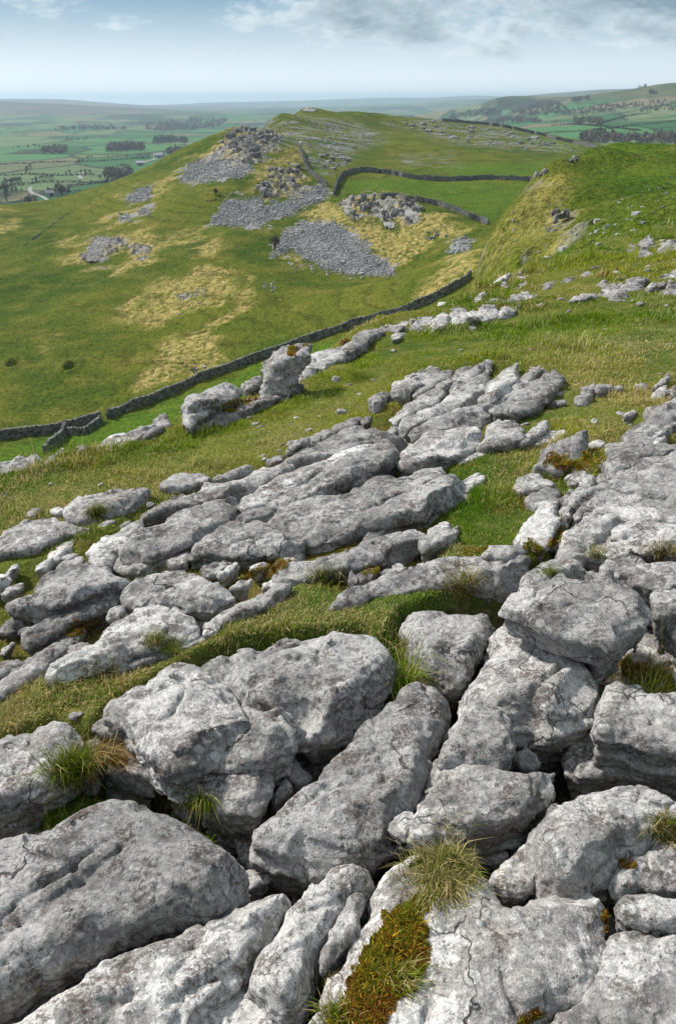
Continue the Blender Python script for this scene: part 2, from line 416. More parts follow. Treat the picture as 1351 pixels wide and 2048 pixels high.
def rock_mesh(poly_w, dx, h, bottom, seed, dome=0.06, edge=0.05, under=0.10, tilt=(0, 0), base=P, rough=1.0, cracks=0, crack_z=0.12, pit=None, grow=.055, chips=12, joints=2):
    """a clint: footprint poly_w (world xy), top at base+h, standing on ground far below it; domed, bevelled, undercut, weathered"""
    pw = chaikin(poly_w, 1)
    size = math.sqrt(abs(0.5*np.sum(pw[:, 0]*np.roll(pw[:, 1], -1)-pw[:, 1]*np.roll(pw[:, 0], -1))))
    mg = 0.05+0.10*size+3*dx
    lo = pw.min(0)-mg; hi = pw.max(0)+mg
    nx = int((hi[0]-lo[0])/dx)+2; ny = int((hi[1]-lo[1])/dx)+2
    gx = lo[0]+np.arange(nx)*dx; gy = lo[1]+np.arange(ny)*dx
    X2, Y2 = np.meshgrid(gx.astype(np.float32), gy.astype(np.float32), indexing='ij')
    o = seed*3.71
    sd = poly_sd(pw, X2, Y2)
    ns = 1.0/max(size, .08)
    sd = sd+fbm(X2*2.6*ns+o, Y2*2.6*ns+o, o, 5, .62)*0.042*size*rough
    sd = sd-grow*size
    inr = max(-sd.min(), 1e-3)
    w = min(inr, 0.24*size)
    cx, cy = pw.mean(0)
    zt = base(X2, Y2)+h+tilt[0]*(X2-cx)+tilt[1]*(Y2-cy)
    e = np.clip(1+sd/w, 0, 1.3)
    zt = zt-dome*e**2.6
    zt = zt+fbm(X2*1.5*ns+o, Y2*1.5*ns-o, o*.3, 3)*0.050*size*rough
    rid = 1-np.abs(fbm(X2*2.3*ns-o, Y2*2.3*ns+o*.5, o*.7, 3, .5))*2.2
    zt = zt-np.clip(rid-.55, 0, 1)*0.085*size*rough
    # straight joints and solution grooves across the top
    rj = np.random.default_rng(seed*29+3); ga = radians(rj.normal(35, 12))
    for k in range(joints):
        an = ga+(pi/2 if rj.random() < .35 else 0)+rj.normal(0, .12); px_, py_ = pw[rj.integers(len(pw))]*.55+np.array([cx, cy])*.45
        u = (X2-px_)*(-sin(an))+(Y2-py_)*cos(an)+fbm(X2*5+k, Y2*5, o+k, 3)*.030*size
        gw = max(.012*size, dx*.9)*rj.uniform(.8, 1.8)
        zt = zt-rj.uniform(.015, .050)*size*np.exp(-(u/gw)**2)*sstep(-.35, .15, fbm(X2*1.5*ns+k*5, Y2*1.5*ns, o, 2))
    # long shallow runnels with the grain
    u = (X2*(-sin(ga))+Y2*cos(ga))*3.2*ns; v_ = (X2*cos(ga)+Y2*sin(ga))*.55*ns
    zt = zt-.040*size*rough*np.clip(np.abs(fbm(u+o, v_, o, 3))-.12, 0, .6)
    if pit is not None:
        d2 = np.hypot(X2-pit[0], (Y2-pit[1])*1.15); zt = zt-pit[3]*sstep(pit[2], pit[2]*.25, d2+fbm(X2*22, Y2*22, 0., 2)*pit[2]*.18)
    zlo = float(base(np.array([cx]), np.array([cy]))[0])+bottom
    zhi = float(zt[sd < 0.02].max())+0.04+2*dx
    gz = zlo-3*dx+np.arange(int((zhi-zlo)/dx)+5)*dx
    Z = gz.astype(np.float32)[None, None, :]
    t = zt[:, :, None]
    b = Z-t
    depth = np.clip(-b, 0, 1)
    # bedding: each bed of the block stands a little proud of or behind the next
    rsd = np.random.default_rng(seed*13+5)
    bt = max(.055, .14*size)*rsd.uniform(.8, 1.3)
    q = (depth+.012*fbm(X2*5, Y2*5, o, 2)[:, :, None])/bt; qi = np.floor(q); qf = q-qi
    offs = rsd.uniform(-1, .4, 24).astype(np.float32); offs[0] = 0
    i0 = np.clip(qi, 0, 22).astype(np.int32); bed = offs[i0]+(offs[i0+1]-offs[i0])*sstep(.82, 1.0, qf)
    a = sd[:, :, None]-bed*.045*size*(rough if rough < 1.2 else 1.2)+.010*np.exp(-((qf-.93)/.06)**2)+under*np.clip(depth-edge, 0, .5)-0.10*size*np.exp(-((depth-.14)/.10)**2)*.35
    r = edge
    f = np.minimum(np.maximum(a+r, b+r), 0)+np.sqrt(np.maximum(a+r, 0)**2+np.maximum(b+r, 0)**2)-r
    # broken arrises: a few oblique planes knock the corners off
    inr0 = min(inr, .5*size); cz = float(np.median(zt[sd < 0])) if (sd < 0).any() else zlo
    for _ in range(chips):
        i = rsd.integers(len(pw)); A = pw[i]; th = rsd.uniform(.35, 1.15)
        mdp = (pw[(i+1) % len(pw)]+pw[i-1])/2                  # only outward corners break off
        if poly_sd(pw, mdp[:1], mdp[1:])[0] > -.004*size: continue
        e_ = pw[(i+1) % len(pw)]-pw[i-1]; d_ = np.array([e_[1], -e_[0]])/(np.linalg.norm(e_)+1e-6)
        if poly_sd(pw, np.array([A[0]+d_[0]*.01]), np.array([A[1]+d_[1]*.01]))[0] < 0: d_ = -d_
        ang = rsd.normal(0, .3); d_ = np.array([d_[0]*cos(ang)-d_[1]*sin(ang), d_[0]*sin(ang)+d_[1]*cos(ang)])
        cut = rsd.uniform(.0, .085)*size; far2 = np.hypot(X2-A[0], Y2-A[1])
        pl = (X2[:, :, None]-A[0])*d_[0]*cos(th)+(Y2[:, :, None]-A[1])*d_[1]*cos(th)+(Z-cz)*sin(th)+cut-1.1*np.maximum(far2-rsd.uniform(.12, .34)*size, 0)[:, :, None]
        f = np.maximum(f, pl)
    f = f.astype(np.float32)
    Xf = np.broadcast_to(X2[:, :, None], f.shape); Yf = np.broadcast_to(Y2[:, :, None], f.shape); Zf = np.broadcast_to(Z, f.shape)
    s = min(size, .7)
    comps = [(2.4*ns, 2.4*ns, 4.0*ns,      .019*s*rough, 3, o), (9*ns, 9*ns, 13*ns, .009*s*rough, 4, o+3), (3.4*ns, 3.4*ns, 4.5*ns, -.019*s*rough, 2, o+11), (12*ns, 12*ns, 15*ns, -.008*s*rough, 2, o+17)]
    if dx < .013: comps += [(34, 34, 46, .0042*rough, 3, o+8), (75, 75, 90, .0022*rough, 2, o+9)]
    comps += [(2.0*ns, 2.0*ns, 26*ns, .020*s*rough, 2, o+5)]
    f = narrow_noise(f, Xf, Yf, Zf, .16*s+3*dx, comps)
    for k in range(cracks):                                    # bedding partings running round the block
        m = np.abs(f) < .07
        u = (Zf[m]-(np.broadcast_to(t, f.shape)[m])+crack_z*(k+1)*(.8+.5*((seed*7+k*3) % 5)/5)+.05*fbm(Xf[m]*3*ns+k+o, Yf[m]*3*ns, 0.+k, 3))
        brk = sstep(-.15, .25, fbm(Xf[m]*3+k*4+o, Yf[m]*3, Zf[m]*2, 2))
        f[m] += .040*np.exp(-(u/.010)**2)*brk
    f = np.maximum(f, (zlo-Z))
    return surface_nets(f, (lo[0], lo[1], gz[0]), (dx, dx, dx))

N_ROCK = [0]
ROCK_FOOT = []
def rock(poly_px, label, h=0.0, bottom=None, name='limestone_block', group=None, mat=None, world=None, pit=None, **kw):
    h0 = h*(1.0 if np.mean([q[1] for q in poly_px]) > 1150 else .62)
    poly = px_world_h(poly_px, h0); h = h0
    c = poly.mean(0); dist = float(np.hypot(c[1], P(*c)))
    near = dist < 3.4
    dx = min(max(dist*0.0030, .0052), .045)
    if bottom is None: bottom = -0.62 if poly_sd(GRYKE_W, c[:1], c[1:])[0] < 0 else -0.42
    N_ROCK[0] += 1
    seed = kw.pop('seed', N_ROCK[0])
    size = math.sqrt(abs(0.5*np.sum(poly[:, 0]*np.roll(poly[:, 1], -1)-poly[:, 1]*np.roll(poly[:, 0], -1))))
    h = h0; kw.setdefault('dome', .10*min(size, .6)); far_ = np.mean([q[1] for q in poly_px]) < 1150; kw['dome'] *= .34 if far_ else .42; kw.setdefault('grow', .080 if far_ else .030); kw.setdefault('edge', min(.022, .035*size) if far_ else min(.034, .05*size)); kw.setdefault('under', .26)
    if pit is not None:
        q = on_plane(pit[0], pit[1], h); pit = (q[0], q[1], pit[2], pit[3])
    V, F = rock_mesh(poly, dx, h, bottom, seed, pit=pit, **kw)
    if mat is None: mat = M_LIME if dist < 3.6 else (M_LIME_MID if dist < 8 else M_LIME_FAR)
    base = np.array([c[0], c[1], P(*c)])
    o = new_obj(name, V, F, mat, loc=base)
    ROCK_FOOT.append((poly, poly.min(0), poly.max(0)))
    return tag(o, label, 'rock', group)
def px_world_h(poly, h): return on_plane(*np.array(poly, float).T, h)[:, :2]

def upright(poly_px, Y0, k, thick, dx, seed, mat, name, label, rough=1.0, lump=.10, col=1.0, cat='rock', group=None):
    """a rock or crag whose outline is given on a leaning face Y = Y0 + k (z - z0), with real thickness behind it"""
    a, b = ray(*np.array(poly_px, float).T)
    yb = Y0; z0 = (b*yb).min()
    Y = (Y0-k*z0)/(1-k*b)
    pts = np.stack([a*Y, b*Y], 1); pts = chaikin(pts, 1)
    size = math.sqrt(abs(0.5*np.sum(pts[:, 0]*np.roll(pts[:, 1], -1)-pts[:, 1]*np.roll(pts[:, 0], -1))))
    lo = pts.min(0)-.12*size-3*dx; hi = pts.max(0)+.12*size+3*dx
    gx = np.arange(lo[0], hi[0], dx); gz = np.arange(lo[1], hi[1], dx); gy = np.arange(-thick*.6-3*dx, thick+3*dx, dx)
    X2, Z2 = np.meshgrid(gx.astype(np.float32), gz.astype(np.float32), indexing='ij')
    o = seed*2.31; ns = 1/size
    sd = poly_sd(pts, X2, Z2)+fbm(X2*4*ns+o, Z2*4*ns, o, 4)*.035*size*rough
    f = np.maximum(sd[:, None, :], np.abs(gy.astype(np.float32)[None, :, None]-thick*.2)-thick*.6)
    r = .10*min(size, thick*1.5)
    A = np.broadcast_to(sd[:, None, :], f.shape); B = np.abs(np.broadcast_to(gy.astype(np.float32)[None, :, None], f.shape)-thick*.2)-thick*.6
    f = (np.minimum(np.maximum(A+r, B+r), 0)+np.sqrt(np.maximum(A+r, 0)**2+np.maximum(B+r, 0)**2)-r).astype(np.float32)
    Xf = np.broadcast_to(X2[:, None, :], f.shape); Zf = np.broadcast_to(Z2[:, None, :], f.shape); Yf = np.broadcast_to(gy.astype(np.float32)[None, :, None], f.shape)
    s = min(size, thick*1.6)
    f = narrow_noise(f, Xf, Yf, Zf, .3*s+3*dx, [(2.5*ns, 2.5*ns, 2.5*ns, lump*s*rough, 3, o), (9*ns*col, 9*ns, (3.2 if col < 1.5 else 1.2)*ns, (.075 if col < 1.5 else .13)*s*rough, 3, o+2), (7*ns, 7*ns, 9*ns, -.05*s*rough, 2, o+9), (5*ns, 5*ns, 16*ns, .035*s*rough, 3, o+4), (24*ns, 24*ns, 24*ns, .022*s*rough, 2, o+6)])
    V, F = surface_nets(f, (gx[0], gy[0], gz[0]), (dx, dx, dx))
    V[:, 1] += Y0+k*(V[:, 2]-z0)
    F = F[:, ::-1]                                            # grid axes (x, y, z) keep their handedness below
    F = F[:, ::-1]
    base = np.array([pts[:, 0].mean(), Y0, z0])
    o = new_obj(name, V, F, mat, loc=base)
    return tag(o, label, cat, group)
# ------------------------------------------------------------------ the limestone pavement, block by block (outline of each top face, read off the photograph)
# foreground clints between the deep grykes
R = rock
R([(-60,1700),(0,1672),(110,1625),(190,1592),(248,1582),(300,1615),(350,1630),(420,1642),(452,1668),(468,1705),(464,1745),(438,1778),(310,1800),(160,1855),(0,1935),(-80,1975)], 'huge broad grey block filling the bottom left, with a black lichen stain across its back', .05, dome=.085, edge=.09)
R([(-90,2080),(0,2035),(110,1970),(170,1930),(260,1875),(400,1810),(450,1803),(490,1782),(540,1757),(572,1757),(560,1800),(520,1850),(455,1925),(395,1985),(350,2060),(300,2140),(-60,2140)], 'long pale lichen-spotted ridge of rock running into the bottom left corner', .0, dome=.11, edge=.08)
R([(395,2003),(440,1985),(490,1977),(520,1987),(540,2012),(552,2050),(560,2120),(370,2120),(378,2045)], 'low mottled rock cut by the bottom edge between two long ridges', -.10)
R([(697,1702),(735,1702),(752,1720),(735,1755),(690,1795),(650,1850),(632,1885),(622,1925),(605,1965),(575,1998),(545,1988),(497,1950),(487,1935),(507,1883),(543,1857),(560,1827),(583,1777),(617,1740),(663,1715)], 'tall leaning slab with dark blotches, left of the thin pale sliver', .0, dome=.09, edge=.07)
R([(700,1783),(717,1777),(727,1778),(723,1810),(718,1847),(711,1867),(683,1888),(661,1908),(643,1935),(637,1900),(650,1863),(677,1823)], 'thin pale sliver of rock wedged in the dark gap at the bottom', -.03, dome=.05)
R([(840,1690),(815,1703),(772,1737),(760,1783),(743,1820),(717,1853),(697,1883),(663,1913),(637,1967),(620,2010),(600,2060),(590,2140),(1060,2140),(1068,2050),(1098,2008),(1150,1978),(1178,1952),(1190,1930),(1198,1880),(1194,1817),(1202,1780),(1187,1760),(1167,1747),(1140,1748),(1100,1774),(1060,1795),(1013,1814),(975,1772),(950,1722),(900,1690)], 'wide flat block at the bottom carrying the moss strip and the grass tuft', .0, dome=.05, edge=.07)
R([(1237,1840),(1220,1866),(1209,1907),(1202,1937),(1172,1979),(1114,2014),(1080,2058),(1074,2140),(1420,2140),(1420,1872),(1351,1857),(1310,1855)], 'large rough block in the bottom right corner beside the narrow mossy cleft', .0, dome=.06)
R([(1233,1797),(1253,1783),(1273,1778),(1307,1782),(1351,1793),(1410,1800),(1410,1845),(1351,1842),(1313,1838),(1240,1825)], 'rounded pale rock behind the bottom right corner block', .03, dome=.06)
R([(1217,1760),(1233,1733),(1250,1712),(1277,1697),(1320,1673),(1360,1655),(1420,1640),(1420,1770),(1340,1768),(1270,1768),(1235,1776)], 'low slab at the right edge with a tuft of grass on top', -.06, dome=.05)
R([(1064,1655),(1071,1630),(1095,1592),(1110,1573),(1130,1568),(1160,1565),(1200,1541),(1230,1533),(1280,1533),(1310,1546),(1351,1580),(1400,1598),(1400,1625),(1330,1625),(1270,1662),(1215,1700),(1170,1725),(1130,1732),(1090,1712)], 'big smooth rounded boulder at right, narrowing towards the right edge', .03, dome=.10, edge=.09)
R([(1080,1705),(1082,1728),(1075,1762),(1055,1775),(1020,1778),(992,1765),(977,1745),(990,1725),(1020,1712),(1040,1685),(1060,1678),(1073,1685)], 'small horn-shaped rock tucked left of the smooth rounded boulder', -.07, dome=.06)
R([(930,1672),(960,1667),(1000,1690),(1020,1705),(1010,1718),(975,1720),(945,1715)], 'flat dull stone lying behind the big grass tuft', -.20)
R([(877,1500),(888,1470),(900,1453),(920,1420),(935,1395),(950,1388),(977,1394),(1010,1404),(1023,1420),(1027,1440),(1036,1468),(1030,1485),(1008,1503),(985,1510),(935,1500),(900,1505)], 'bright knobbly block with a pointed top, resting behind the boomerang-shaped slab', .06, dome=.09)
R([(877,1512),(900,1514),(920,1522),(970,1522),(1000,1537),(1030,1540),(1070,1531),(1100,1528),(1114,1543),(1115,1558),(1102,1572),(1060,1602),(1000,1630),(960,1645),(900,1660),(860,1662),(818,1655),(835,1620),(855,1560),(865,1530)], 'pale boomerang-shaped slab with a blunt arm pointing right', .0, dome=.07)
R([(783,1640),(790,1625),(810,1616),(828,1620),(830,1635),(820,1650),(812,1672),(800,1670),(776,1655)], 'small pale stone jammed between the central slab and the boomerang-shaped slab', -.02, dome=.03, under=.3)
R([(745,1690),(775,1685),(815,1681),(824,1686),(810,1697),(780,1705),(755,1712),(745,1705)], 'thin flat stone lying across the end of a gap under the central slab', -.10)
R([(800,1353),(833,1344),(860,1350),(883,1354),(897,1372),(885,1400),(858,1430),(846,1465),(847,1510),(837,1550),(812,1584),(767,1610),(735,1640),(680,1664),(620,1672),(560,1664),(517,1652),(508,1640),(523,1626),(560,1593),(590,1570),(620,1553),(643,1547),(647,1523),(677,1490),(703,1447),(723,1423),(770,1397),(795,1378)], 'long central slab with a broad grey top, beside the deep dark gap', .02, dome=.06, edge=.06)
R([(213,1393),(240,1370),(283,1347),(333,1323),(387,1310),(433,1338),(465,1360),(495,1387),(540,1400),(562,1390),(578,1397),(568,1413),(578,1438),(560,1456),(515,1472),(440,1484),(395,1500),(352,1520),(325,1510),(290,1480),(250,1437),(215,1413)], 'white-crusted overhanging slab with yellow lichen spots and a beak on its right', .10, dome=.07, edge=.06, cracks=1, under=.30, bottom=-.38)
R([(395,1306),(450,1293),(517,1283),(560,1262),(617,1260),(683,1252),(717,1252),(743,1260),(784,1287),(770,1310),(762,1338),(740,1365),(703,1394),(650,1416),(592,1418),(580,1398),(565,1383),(540,1393),(497,1378),(467,1353),(435,1331)], 'broad whale-backed slab with brown lichen patches, behind the white-crusted slab', .08, dome=.08, edge=.07)
R([(560,1470),(620,1450),(690,1425),(702,1442),(670,1490),(645,1520),(625,1550),(590,1540),(570,1510)], 'dark brown rock deep in the hollow left of the central slab', -.24, dome=.04)
R([(350,1550),(383,1530),(417,1512),(455,1492),(500,1489),(527,1500),(538,1530),(533,1568),(508,1605),(480,1608),(440,1598),(400,1584),(365,1568)], 'chunky pale-edged block below the beak of the white-crusted slab', -.03, dome=.07, cracks=1)
R([(533,1490),(545,1480),(570,1495),(600,1520),(625,1540),(615,1555),(590,1557),(550,1540),(530,1515)], 'small tilted stone between the chunky block and the central slab', -.17, tilt=(-.1,.1))
R([(540,1590),(560,1560),(572,1548),(588,1565),(570,1590),(548,1607)], 'small upright splinter at the left foot of the central slab', -.14, dome=.05)
R([(-60,1490),(0,1463),(43,1447),(100,1427),(118,1428),(150,1450),(172,1475),(158,1493),(125,1518),(60,1552),(0,1580),(-60,1610)], 'pinkish grey block with a flat top at the left edge', .05, dome=.04, edge=.05)
R([(177,1470),(215,1462),(250,1472),(280,1507),(322,1538),(300,1552),(265,1538),(215,1520),(183,1500)], 'brown-stained rock under the left face of the white-crusted slab', -.06)
R([(180,1450),(207,1432),(225,1440),(262,1454),(258,1465),(215,1462),(188,1456)], 'thin shelf of rock at the left corner of the white-crusted slab', .0)
R([(205,1580),(230,1563),(265,1555),(300,1577),(305,1592),(280,1602),(240,1598)], 'pale rubble stone behind the huge bottom left block', -.26)
R([(300,1562),(335,1553),(370,1572),(395,1592),(370,1598),(320,1580)], 'half-hidden rubble stone under the chunky block', -.28)
R([(470,1650),(500,1640),(520,1665),(530,1710),(510,1735),(485,1725),(470,1690)], 'dark stone at the right end of the huge bottom left block', -.24)
R([(480,1745),(500,1735),(530,1742),(545,1750),(520,1768),(492,1780)], 'brown stone wedged behind the long pale ridge', -.18)
R([(540,1715),(560,1700),(580,1715),(598,1745),(570,1755),(548,1740)], 'dark pointed stone below the left end of the central slab', -.22)
R([(742,1668),(775,1655),(800,1668),(790,1682),(755,1688)], 'dark flat stone half hidden by the small jammed pale stone', -.16)
# right-hand clints
R([(1007,1207),(1033,1170),(1047,1150),(1062,1138),(1072,1126),(1090,1114),(1147,1113),(1200,1128),(1233,1150),(1267,1150),(1293,1167),(1310,1205),(1295,1222),(1250,1247),(1225,1270),(1200,1264),(1160,1250),(1100,1237),(1050,1227),(1020,1218)], 'thin white-topped capstone with a scooped hollow, overhanging the block below', .22, bottom=.06, dome=.03, edge=.035, under=.45, pit=(1165,1148,.085,.10), rough=.8)
R([(1150,1262),(1200,1272),(1228,1275),(1255,1252),(1296,1228),(1300,1240),(1240,1295),(1205,1312),(1184,1305)], 'shadowed rock right under the edge of the white-topped capstone', .06, dome=.03)
R([(940,1362),(947,1335),(970,1303),(990,1283),(993,1250),(1012,1222),(1040,1190),(1080,1170),(1150,1190),(1185,1250),(1183,1310),(1203,1337),(1200,1362),(1165,1390),(1110,1404),(1050,1406),(985,1395),(947,1382)], 'massive smooth block with a shallow dish, carrying the capstone', .05, dome=.07, edge=.09)
R([(803,1230),(817,1211),(850,1206),(895,1214),(930,1216),(960,1204),(978,1208),(992,1237),(984,1263),(953,1290),(938,1322),(908,1335),(870,1317),(835,1295),(817,1267),(804,1245)], 'saddle-shaped block left of the smooth dished block', .02, dome=.07, edge=.07)
R([(1180,1440),(1195,1402),(1207,1372),(1222,1357),(1253,1351),(1290,1364),(1300,1371),(1351,1378),(1420,1390),(1420,1490),(1351,1474),(1290,1464),(1240,1450),(1200,1456)], 'bulky pale block at the right edge above a dark ledge', .04, dome=.07)
R([(1130,1512),(1140,1482),(1180,1455),(1240,1462),(1300,1478),(1360,1498),(1360,1540),(1290,1528),(1230,1538),(1170,1543),(1140,1533)], 'dull brown ledge under the bulky pale block', -.16, dome=.03, cracks=1)
R([(1038,1455),(1080,1460),(1130,1445),(1150,1455),(1135,1500),(1125,1520),(1085,1525),(1050,1500)], 'dark rock deep below the front of the smooth dished block', -.28)
R([(1035,1500),(1050,1492),(1070,1500),(1085,1526),(1060,1534),(1033,1534),(1025,1518)], 'small rounded stone behind the arm of the boomerang-shaped slab', -.10)
R([(1245,1310),(1287,1249),(1327,1250),(1351,1280),(1410,1300),(1410,1380),(1351,1350),(1300,1343),(1260,1330)], 'dark wet-looking rock in the hollow at the right edge', -.20, dome=.03, mat=None)
R([(1318,1240),(1335,1224),(1360,1217),(1410,1217),(1410,1280),(1351,1274),(1330,1255)], 'small grey rock at the right edge above the wet-looking rock', -.04)
R([(1298,1182),(1323,1171),(1360,1174),(1410,1182),(1410,1210),(1351,1212),(1325,1229),(1307,1224),(1312,1206)], 'round-backed grey rock right of the capstone', .06)
R([(1203,1126),(1230,1105),(1267,1108),(1300,1122),(1351,1124),(1430,1127),(1430,1168),(1351,1168),(1310,1163),(1270,1146),(1235,1147),(1212,1139)], 'white-patched rock behind the capstone with black specks', .10)
R([(1105,1108),(1125,1086),(1122,1060),(1132,1042),(1157,1015),(1170,1006),(1205,1014),(1250,1022),(1262,1030),(1235,1045),(1200,1060),(1180,1080),(1152,1108)], 'fluted grey rock sloping down to the gap at its left', .10, dome=.10)
R([(1163,1110),(1183,1082),(1207,1064),(1240,1070),(1270,1086),(1275,1099),(1240,1106),(1200,1113)], 'low front lobe of the fluted grey rock', .04)
R([(1215,1057),(1250,1042),(1280,1036),(1351,1035),(1430,1037),(1430,1086),(1351,1086),(1300,1082),(1270,1076),(1240,1062)], 'pale flat-fronted slab at the right edge above dry grass stems', .12, cracks=1)
R([(1187,1007),(1220,989),(1265,981),(1295,988),(1351,984),(1430,982),(1430,1028),(1351,1028),(1285,1028),(1250,1017),(1210,1009)], 'grey knobbly slab behind the pale flat-fronted slab', .14)
R([(1167,998),(1192,966),(1235,947),(1260,926),(1290,906),(1320,906),(1351,901),(1430,901),(1430,976),(1351,975),(1295,978),(1270,971),(1220,982),(1190,998)], 'large smooth sloping slab at right with a plain grey top', .18, tilt=(0,.10), dome=.05)
R([(1285,900),(1295,886),(1312,881),(1351,885),(1430,886),(1430,898),(1351,896),(1320,900)], 'small ledge behind the large smooth sloping slab', .22)
R([(1210,913),(1217,897),(1235,887),(1262,877),(1297,883),(1285,900),(1262,918),(1230,940),(1218,930)], 'cracked grey rock left of the large smooth sloping slab', .16, cracks=1)
R([(1255,862),(1277,840),(1300,815),(1320,802),(1351,793),(1430,778),(1430,828),(1351,830),(1320,848),(1300,866)], 'big pale slab lying in the grass at the right edge', .12, tilt=(0,.06))
R([(1137,985),(1160,963),(1185,944),(1190,953),(1180,985),(1160,1000),(1143,1000)], 'narrow upright pale rock beside the mossy slot', .12, dome=.06)
R([(1122,1006),(1135,991),(1158,1001),(1150,1020),(1138,1030),(1125,1025)], 'small split pale rock below the narrow upright one', .04)
R([(1034,1066),(1050,1047),(1067,1025),(1090,1008),(1110,1014),(1122,1034),(1108,1050),(1098,1068),(1092,1084),(1065,1076),(1043,1072)], 'dark grey wedge of rock leaning beside the turf', .12, tilt=(.25,0), dome=.04)
R([(1027,966),(1048,945),(1080,945),(1107,964),(1085,970),(1065,975),(1040,980)], 'pale rock breaking the turf above the grey wedge', .10)
R([(1050,996),(1067,975),(1090,970),(1115,967),(1118,985),(1112,1003),(1078,1008)], 'square-ended grey rock just above the leaning wedge', .08)
R([(1068,918),(1085,895),(1107,881),(1133,883),(1160,869),(1176,871),(1174,893),(1145,910),(1115,922),(1090,918)], 'jagged brownish rock standing in orange moss', .18, tilt=(0,.15))
R([(1035,880),(1060,861),(1080,841),(1096,837),(1097,852),(1070,870),(1045,884)], 'narrow pointed rock left of the jagged brownish one', .12)
R([(1040,886),(1075,867),(1100,856),(1130,853),(1142,862),(1110,874),(1085,885)], 'low pale slab in front of the narrow pointed rock', .05)
R([(958,886),(962,871),(975,861),(985,841),(1010,835),(1040,839),(1062,851),(1050,862),(1030,877),(1000,882)], 'rounded hump of rock at the end of the fluted ridges', .14)
R([(800,915),(815,889),(840,870),(870,859),(900,849),(943,844),(957,858),(952,872),(915,888),(870,895),(830,912)], 'dark-faced ridge with a blunt right end, behind the big white slab', .20, cracks=1, dome=.05)
R([(912,920),(935,906),(960,896),(990,893),(985,902),(955,911),(930,924)], 'flat pale sliver in the turf right of the dark-faced ridge', .04)
# the middle slabs
R([(558,1021),(580,1013),(637,988),(683,968),(733,951),(790,937),(850,921),(893,917),(905,931),(940,944),(955,962),(938,976),(870,988),(790,1003),(710,1028),(640,1046),(600,1046),(575,1036)], 'big long white-topped slab in the middle with a steep front', .16, dome=.04, edge=.05, cracks=1, under=.10, rough=.8)
R([(373,1092),(395,1071),(433,1054),(483,1039),(547,1035),(585,1051),(603,1067),(598,1084),(540,1092),(470,1094),(410,1098),(382,1102)], 'pale block with a cracked front at the left end of the big white slab', .10, cracks=1)
R([(240,1092),(267,1062),(300,1045),(360,1020),(400,1003),(450,986),(470,1000),(466,1026),(430,1043),(380,1061),(335,1079),(300,1091),(265,1094)], 'pointed overhanging slab with a thin left tip', .17, dome=.05, edge=.04, under=.35, bottom=-.20)
R([(228,1118),(240,1104),(270,1101),(330,1095),(370,1086),(372,1108),(363,1122),(310,1130),(265,1135),(240,1131)], 'dark brown block under the pointed overhanging slab', .02, cracks=1)
R([(165,1115),(180,1098),(203,1071),(240,1056),(275,1041),(278,1050),(260,1070),(240,1093),(225,1116),(195,1122)], 'dull rock left of the pointed overhanging slab', .08)
R([(283,1030),(317,1004),(377,986),(450,966),(483,954),(517,938),(567,914),(590,916),(570,935),(510,960),(450,981),(390,999),(320,1014)], 'long brownish ridge along the edge of the green turf', .12, rough=.8)
R([(570,918),(600,901),(630,886),(650,873),(690,854),(717,850),(750,854),(805,854),(812,862),(780,870),(735,876),(690,889),(640,904),(600,917)], 'rough grey ridge rising at the back of the parallel slabs', .14)
R([(480,1000),(527,968),(565,949),(600,933),(640,916),(690,894),(735,881),(765,879),(750,893),(700,914),(650,934),(600,954),(550,977),(500,1008)], 'second of the parallel ridges counted from the green turf', .16, rough=.8)
R([(610,957),(683,921),(727,895),(777,875),(792,890),(788,913),(735,932),(690,946),(650,966),(620,973)], 'sharp-crested ridge with a pale facet, behind the big white slab', .21, tilt=(0,.10))
R([(475,1034),(500,1016),(540,991),(575,971),(620,961),(650,971),(620,986),(570,1005),(540,1021),(500,1034)], 'low ridge ending at the left end of the big white slab', .12)
R([(785,833),(803,811),(850,784),(877,759),(905,743),(940,728),(945,735),(915,760),(880,785),(850,808),(815,829)], 'fourth of the thin fluted ridges running up to the right', .12, name='limestone_slab')
R([(737,795),(745,786),(770,779),(778,786),(765,800),(745,808)], 'square grey block at the lower left end of the fluted ridges', .12, name='limestone_slab')
R([(775,785),(795,759),(833,741),(870,731),(892,734),(878,748),(845,762),(805,782)], 'leftmost long hump among the fluted ridges', .14, name='limestone_slab')
R([(823,781),(850,756),(880,741),(900,736),(895,750),(870,765),(845,779)], 'small hump just right of the leftmost long hump', .10, name='limestone_slab')
R([(900,775),(918,751),(945,733),(965,721),(970,730),(945,752),(930,769),(910,781)], 'dark lumpy ridge with its tip touching the yellow grass', .14, name='limestone_slab')
R([(830,825),(860,809),(890,796),(915,781),(943,758),(967,741),(981,748),(973,767),(945,794),(910,814),(870,829)], 'knobbly ridge in the middle of the fluted ridges', .14, name='limestone_slab')
R([(960,795),(975,769),(1000,745),(1025,732),(1040,738),(1033,755),(1010,777),(985,793)], 'rounded ridge with a mossy top end', .17, name='limestone_slab')
R([(985,805),(1010,786),(1035,763),(1050,746),(1078,725),(1084,733),(1060,757),(1030,782),(1000,804)], 'slender ridge left of the widest fluted slab', .10, name='limestone_slab')
R([(985,820),(1010,804),(1035,781),(1062,758),(1090,742),(1112,734),(1130,741),(1108,765),(1087,788),(1070,803),(1030,818)], 'widest and rightmost slab of the fluted ridges', .15, name='limestone_slab')
R([(815,866),(850,841),(900,816),(950,806),(985,796),(1000,801),(975,819),(940,838),(900,848),(860,860)], 'long pale ridge below the fluted ridges', .15, name='limestone_slab')
R([(795,848),(812,831),(850,821),(885,816),(880,825),(845,838),(815,853)], 'short pale ridge left of the long pale ridge', .11, name='limestone_slab')
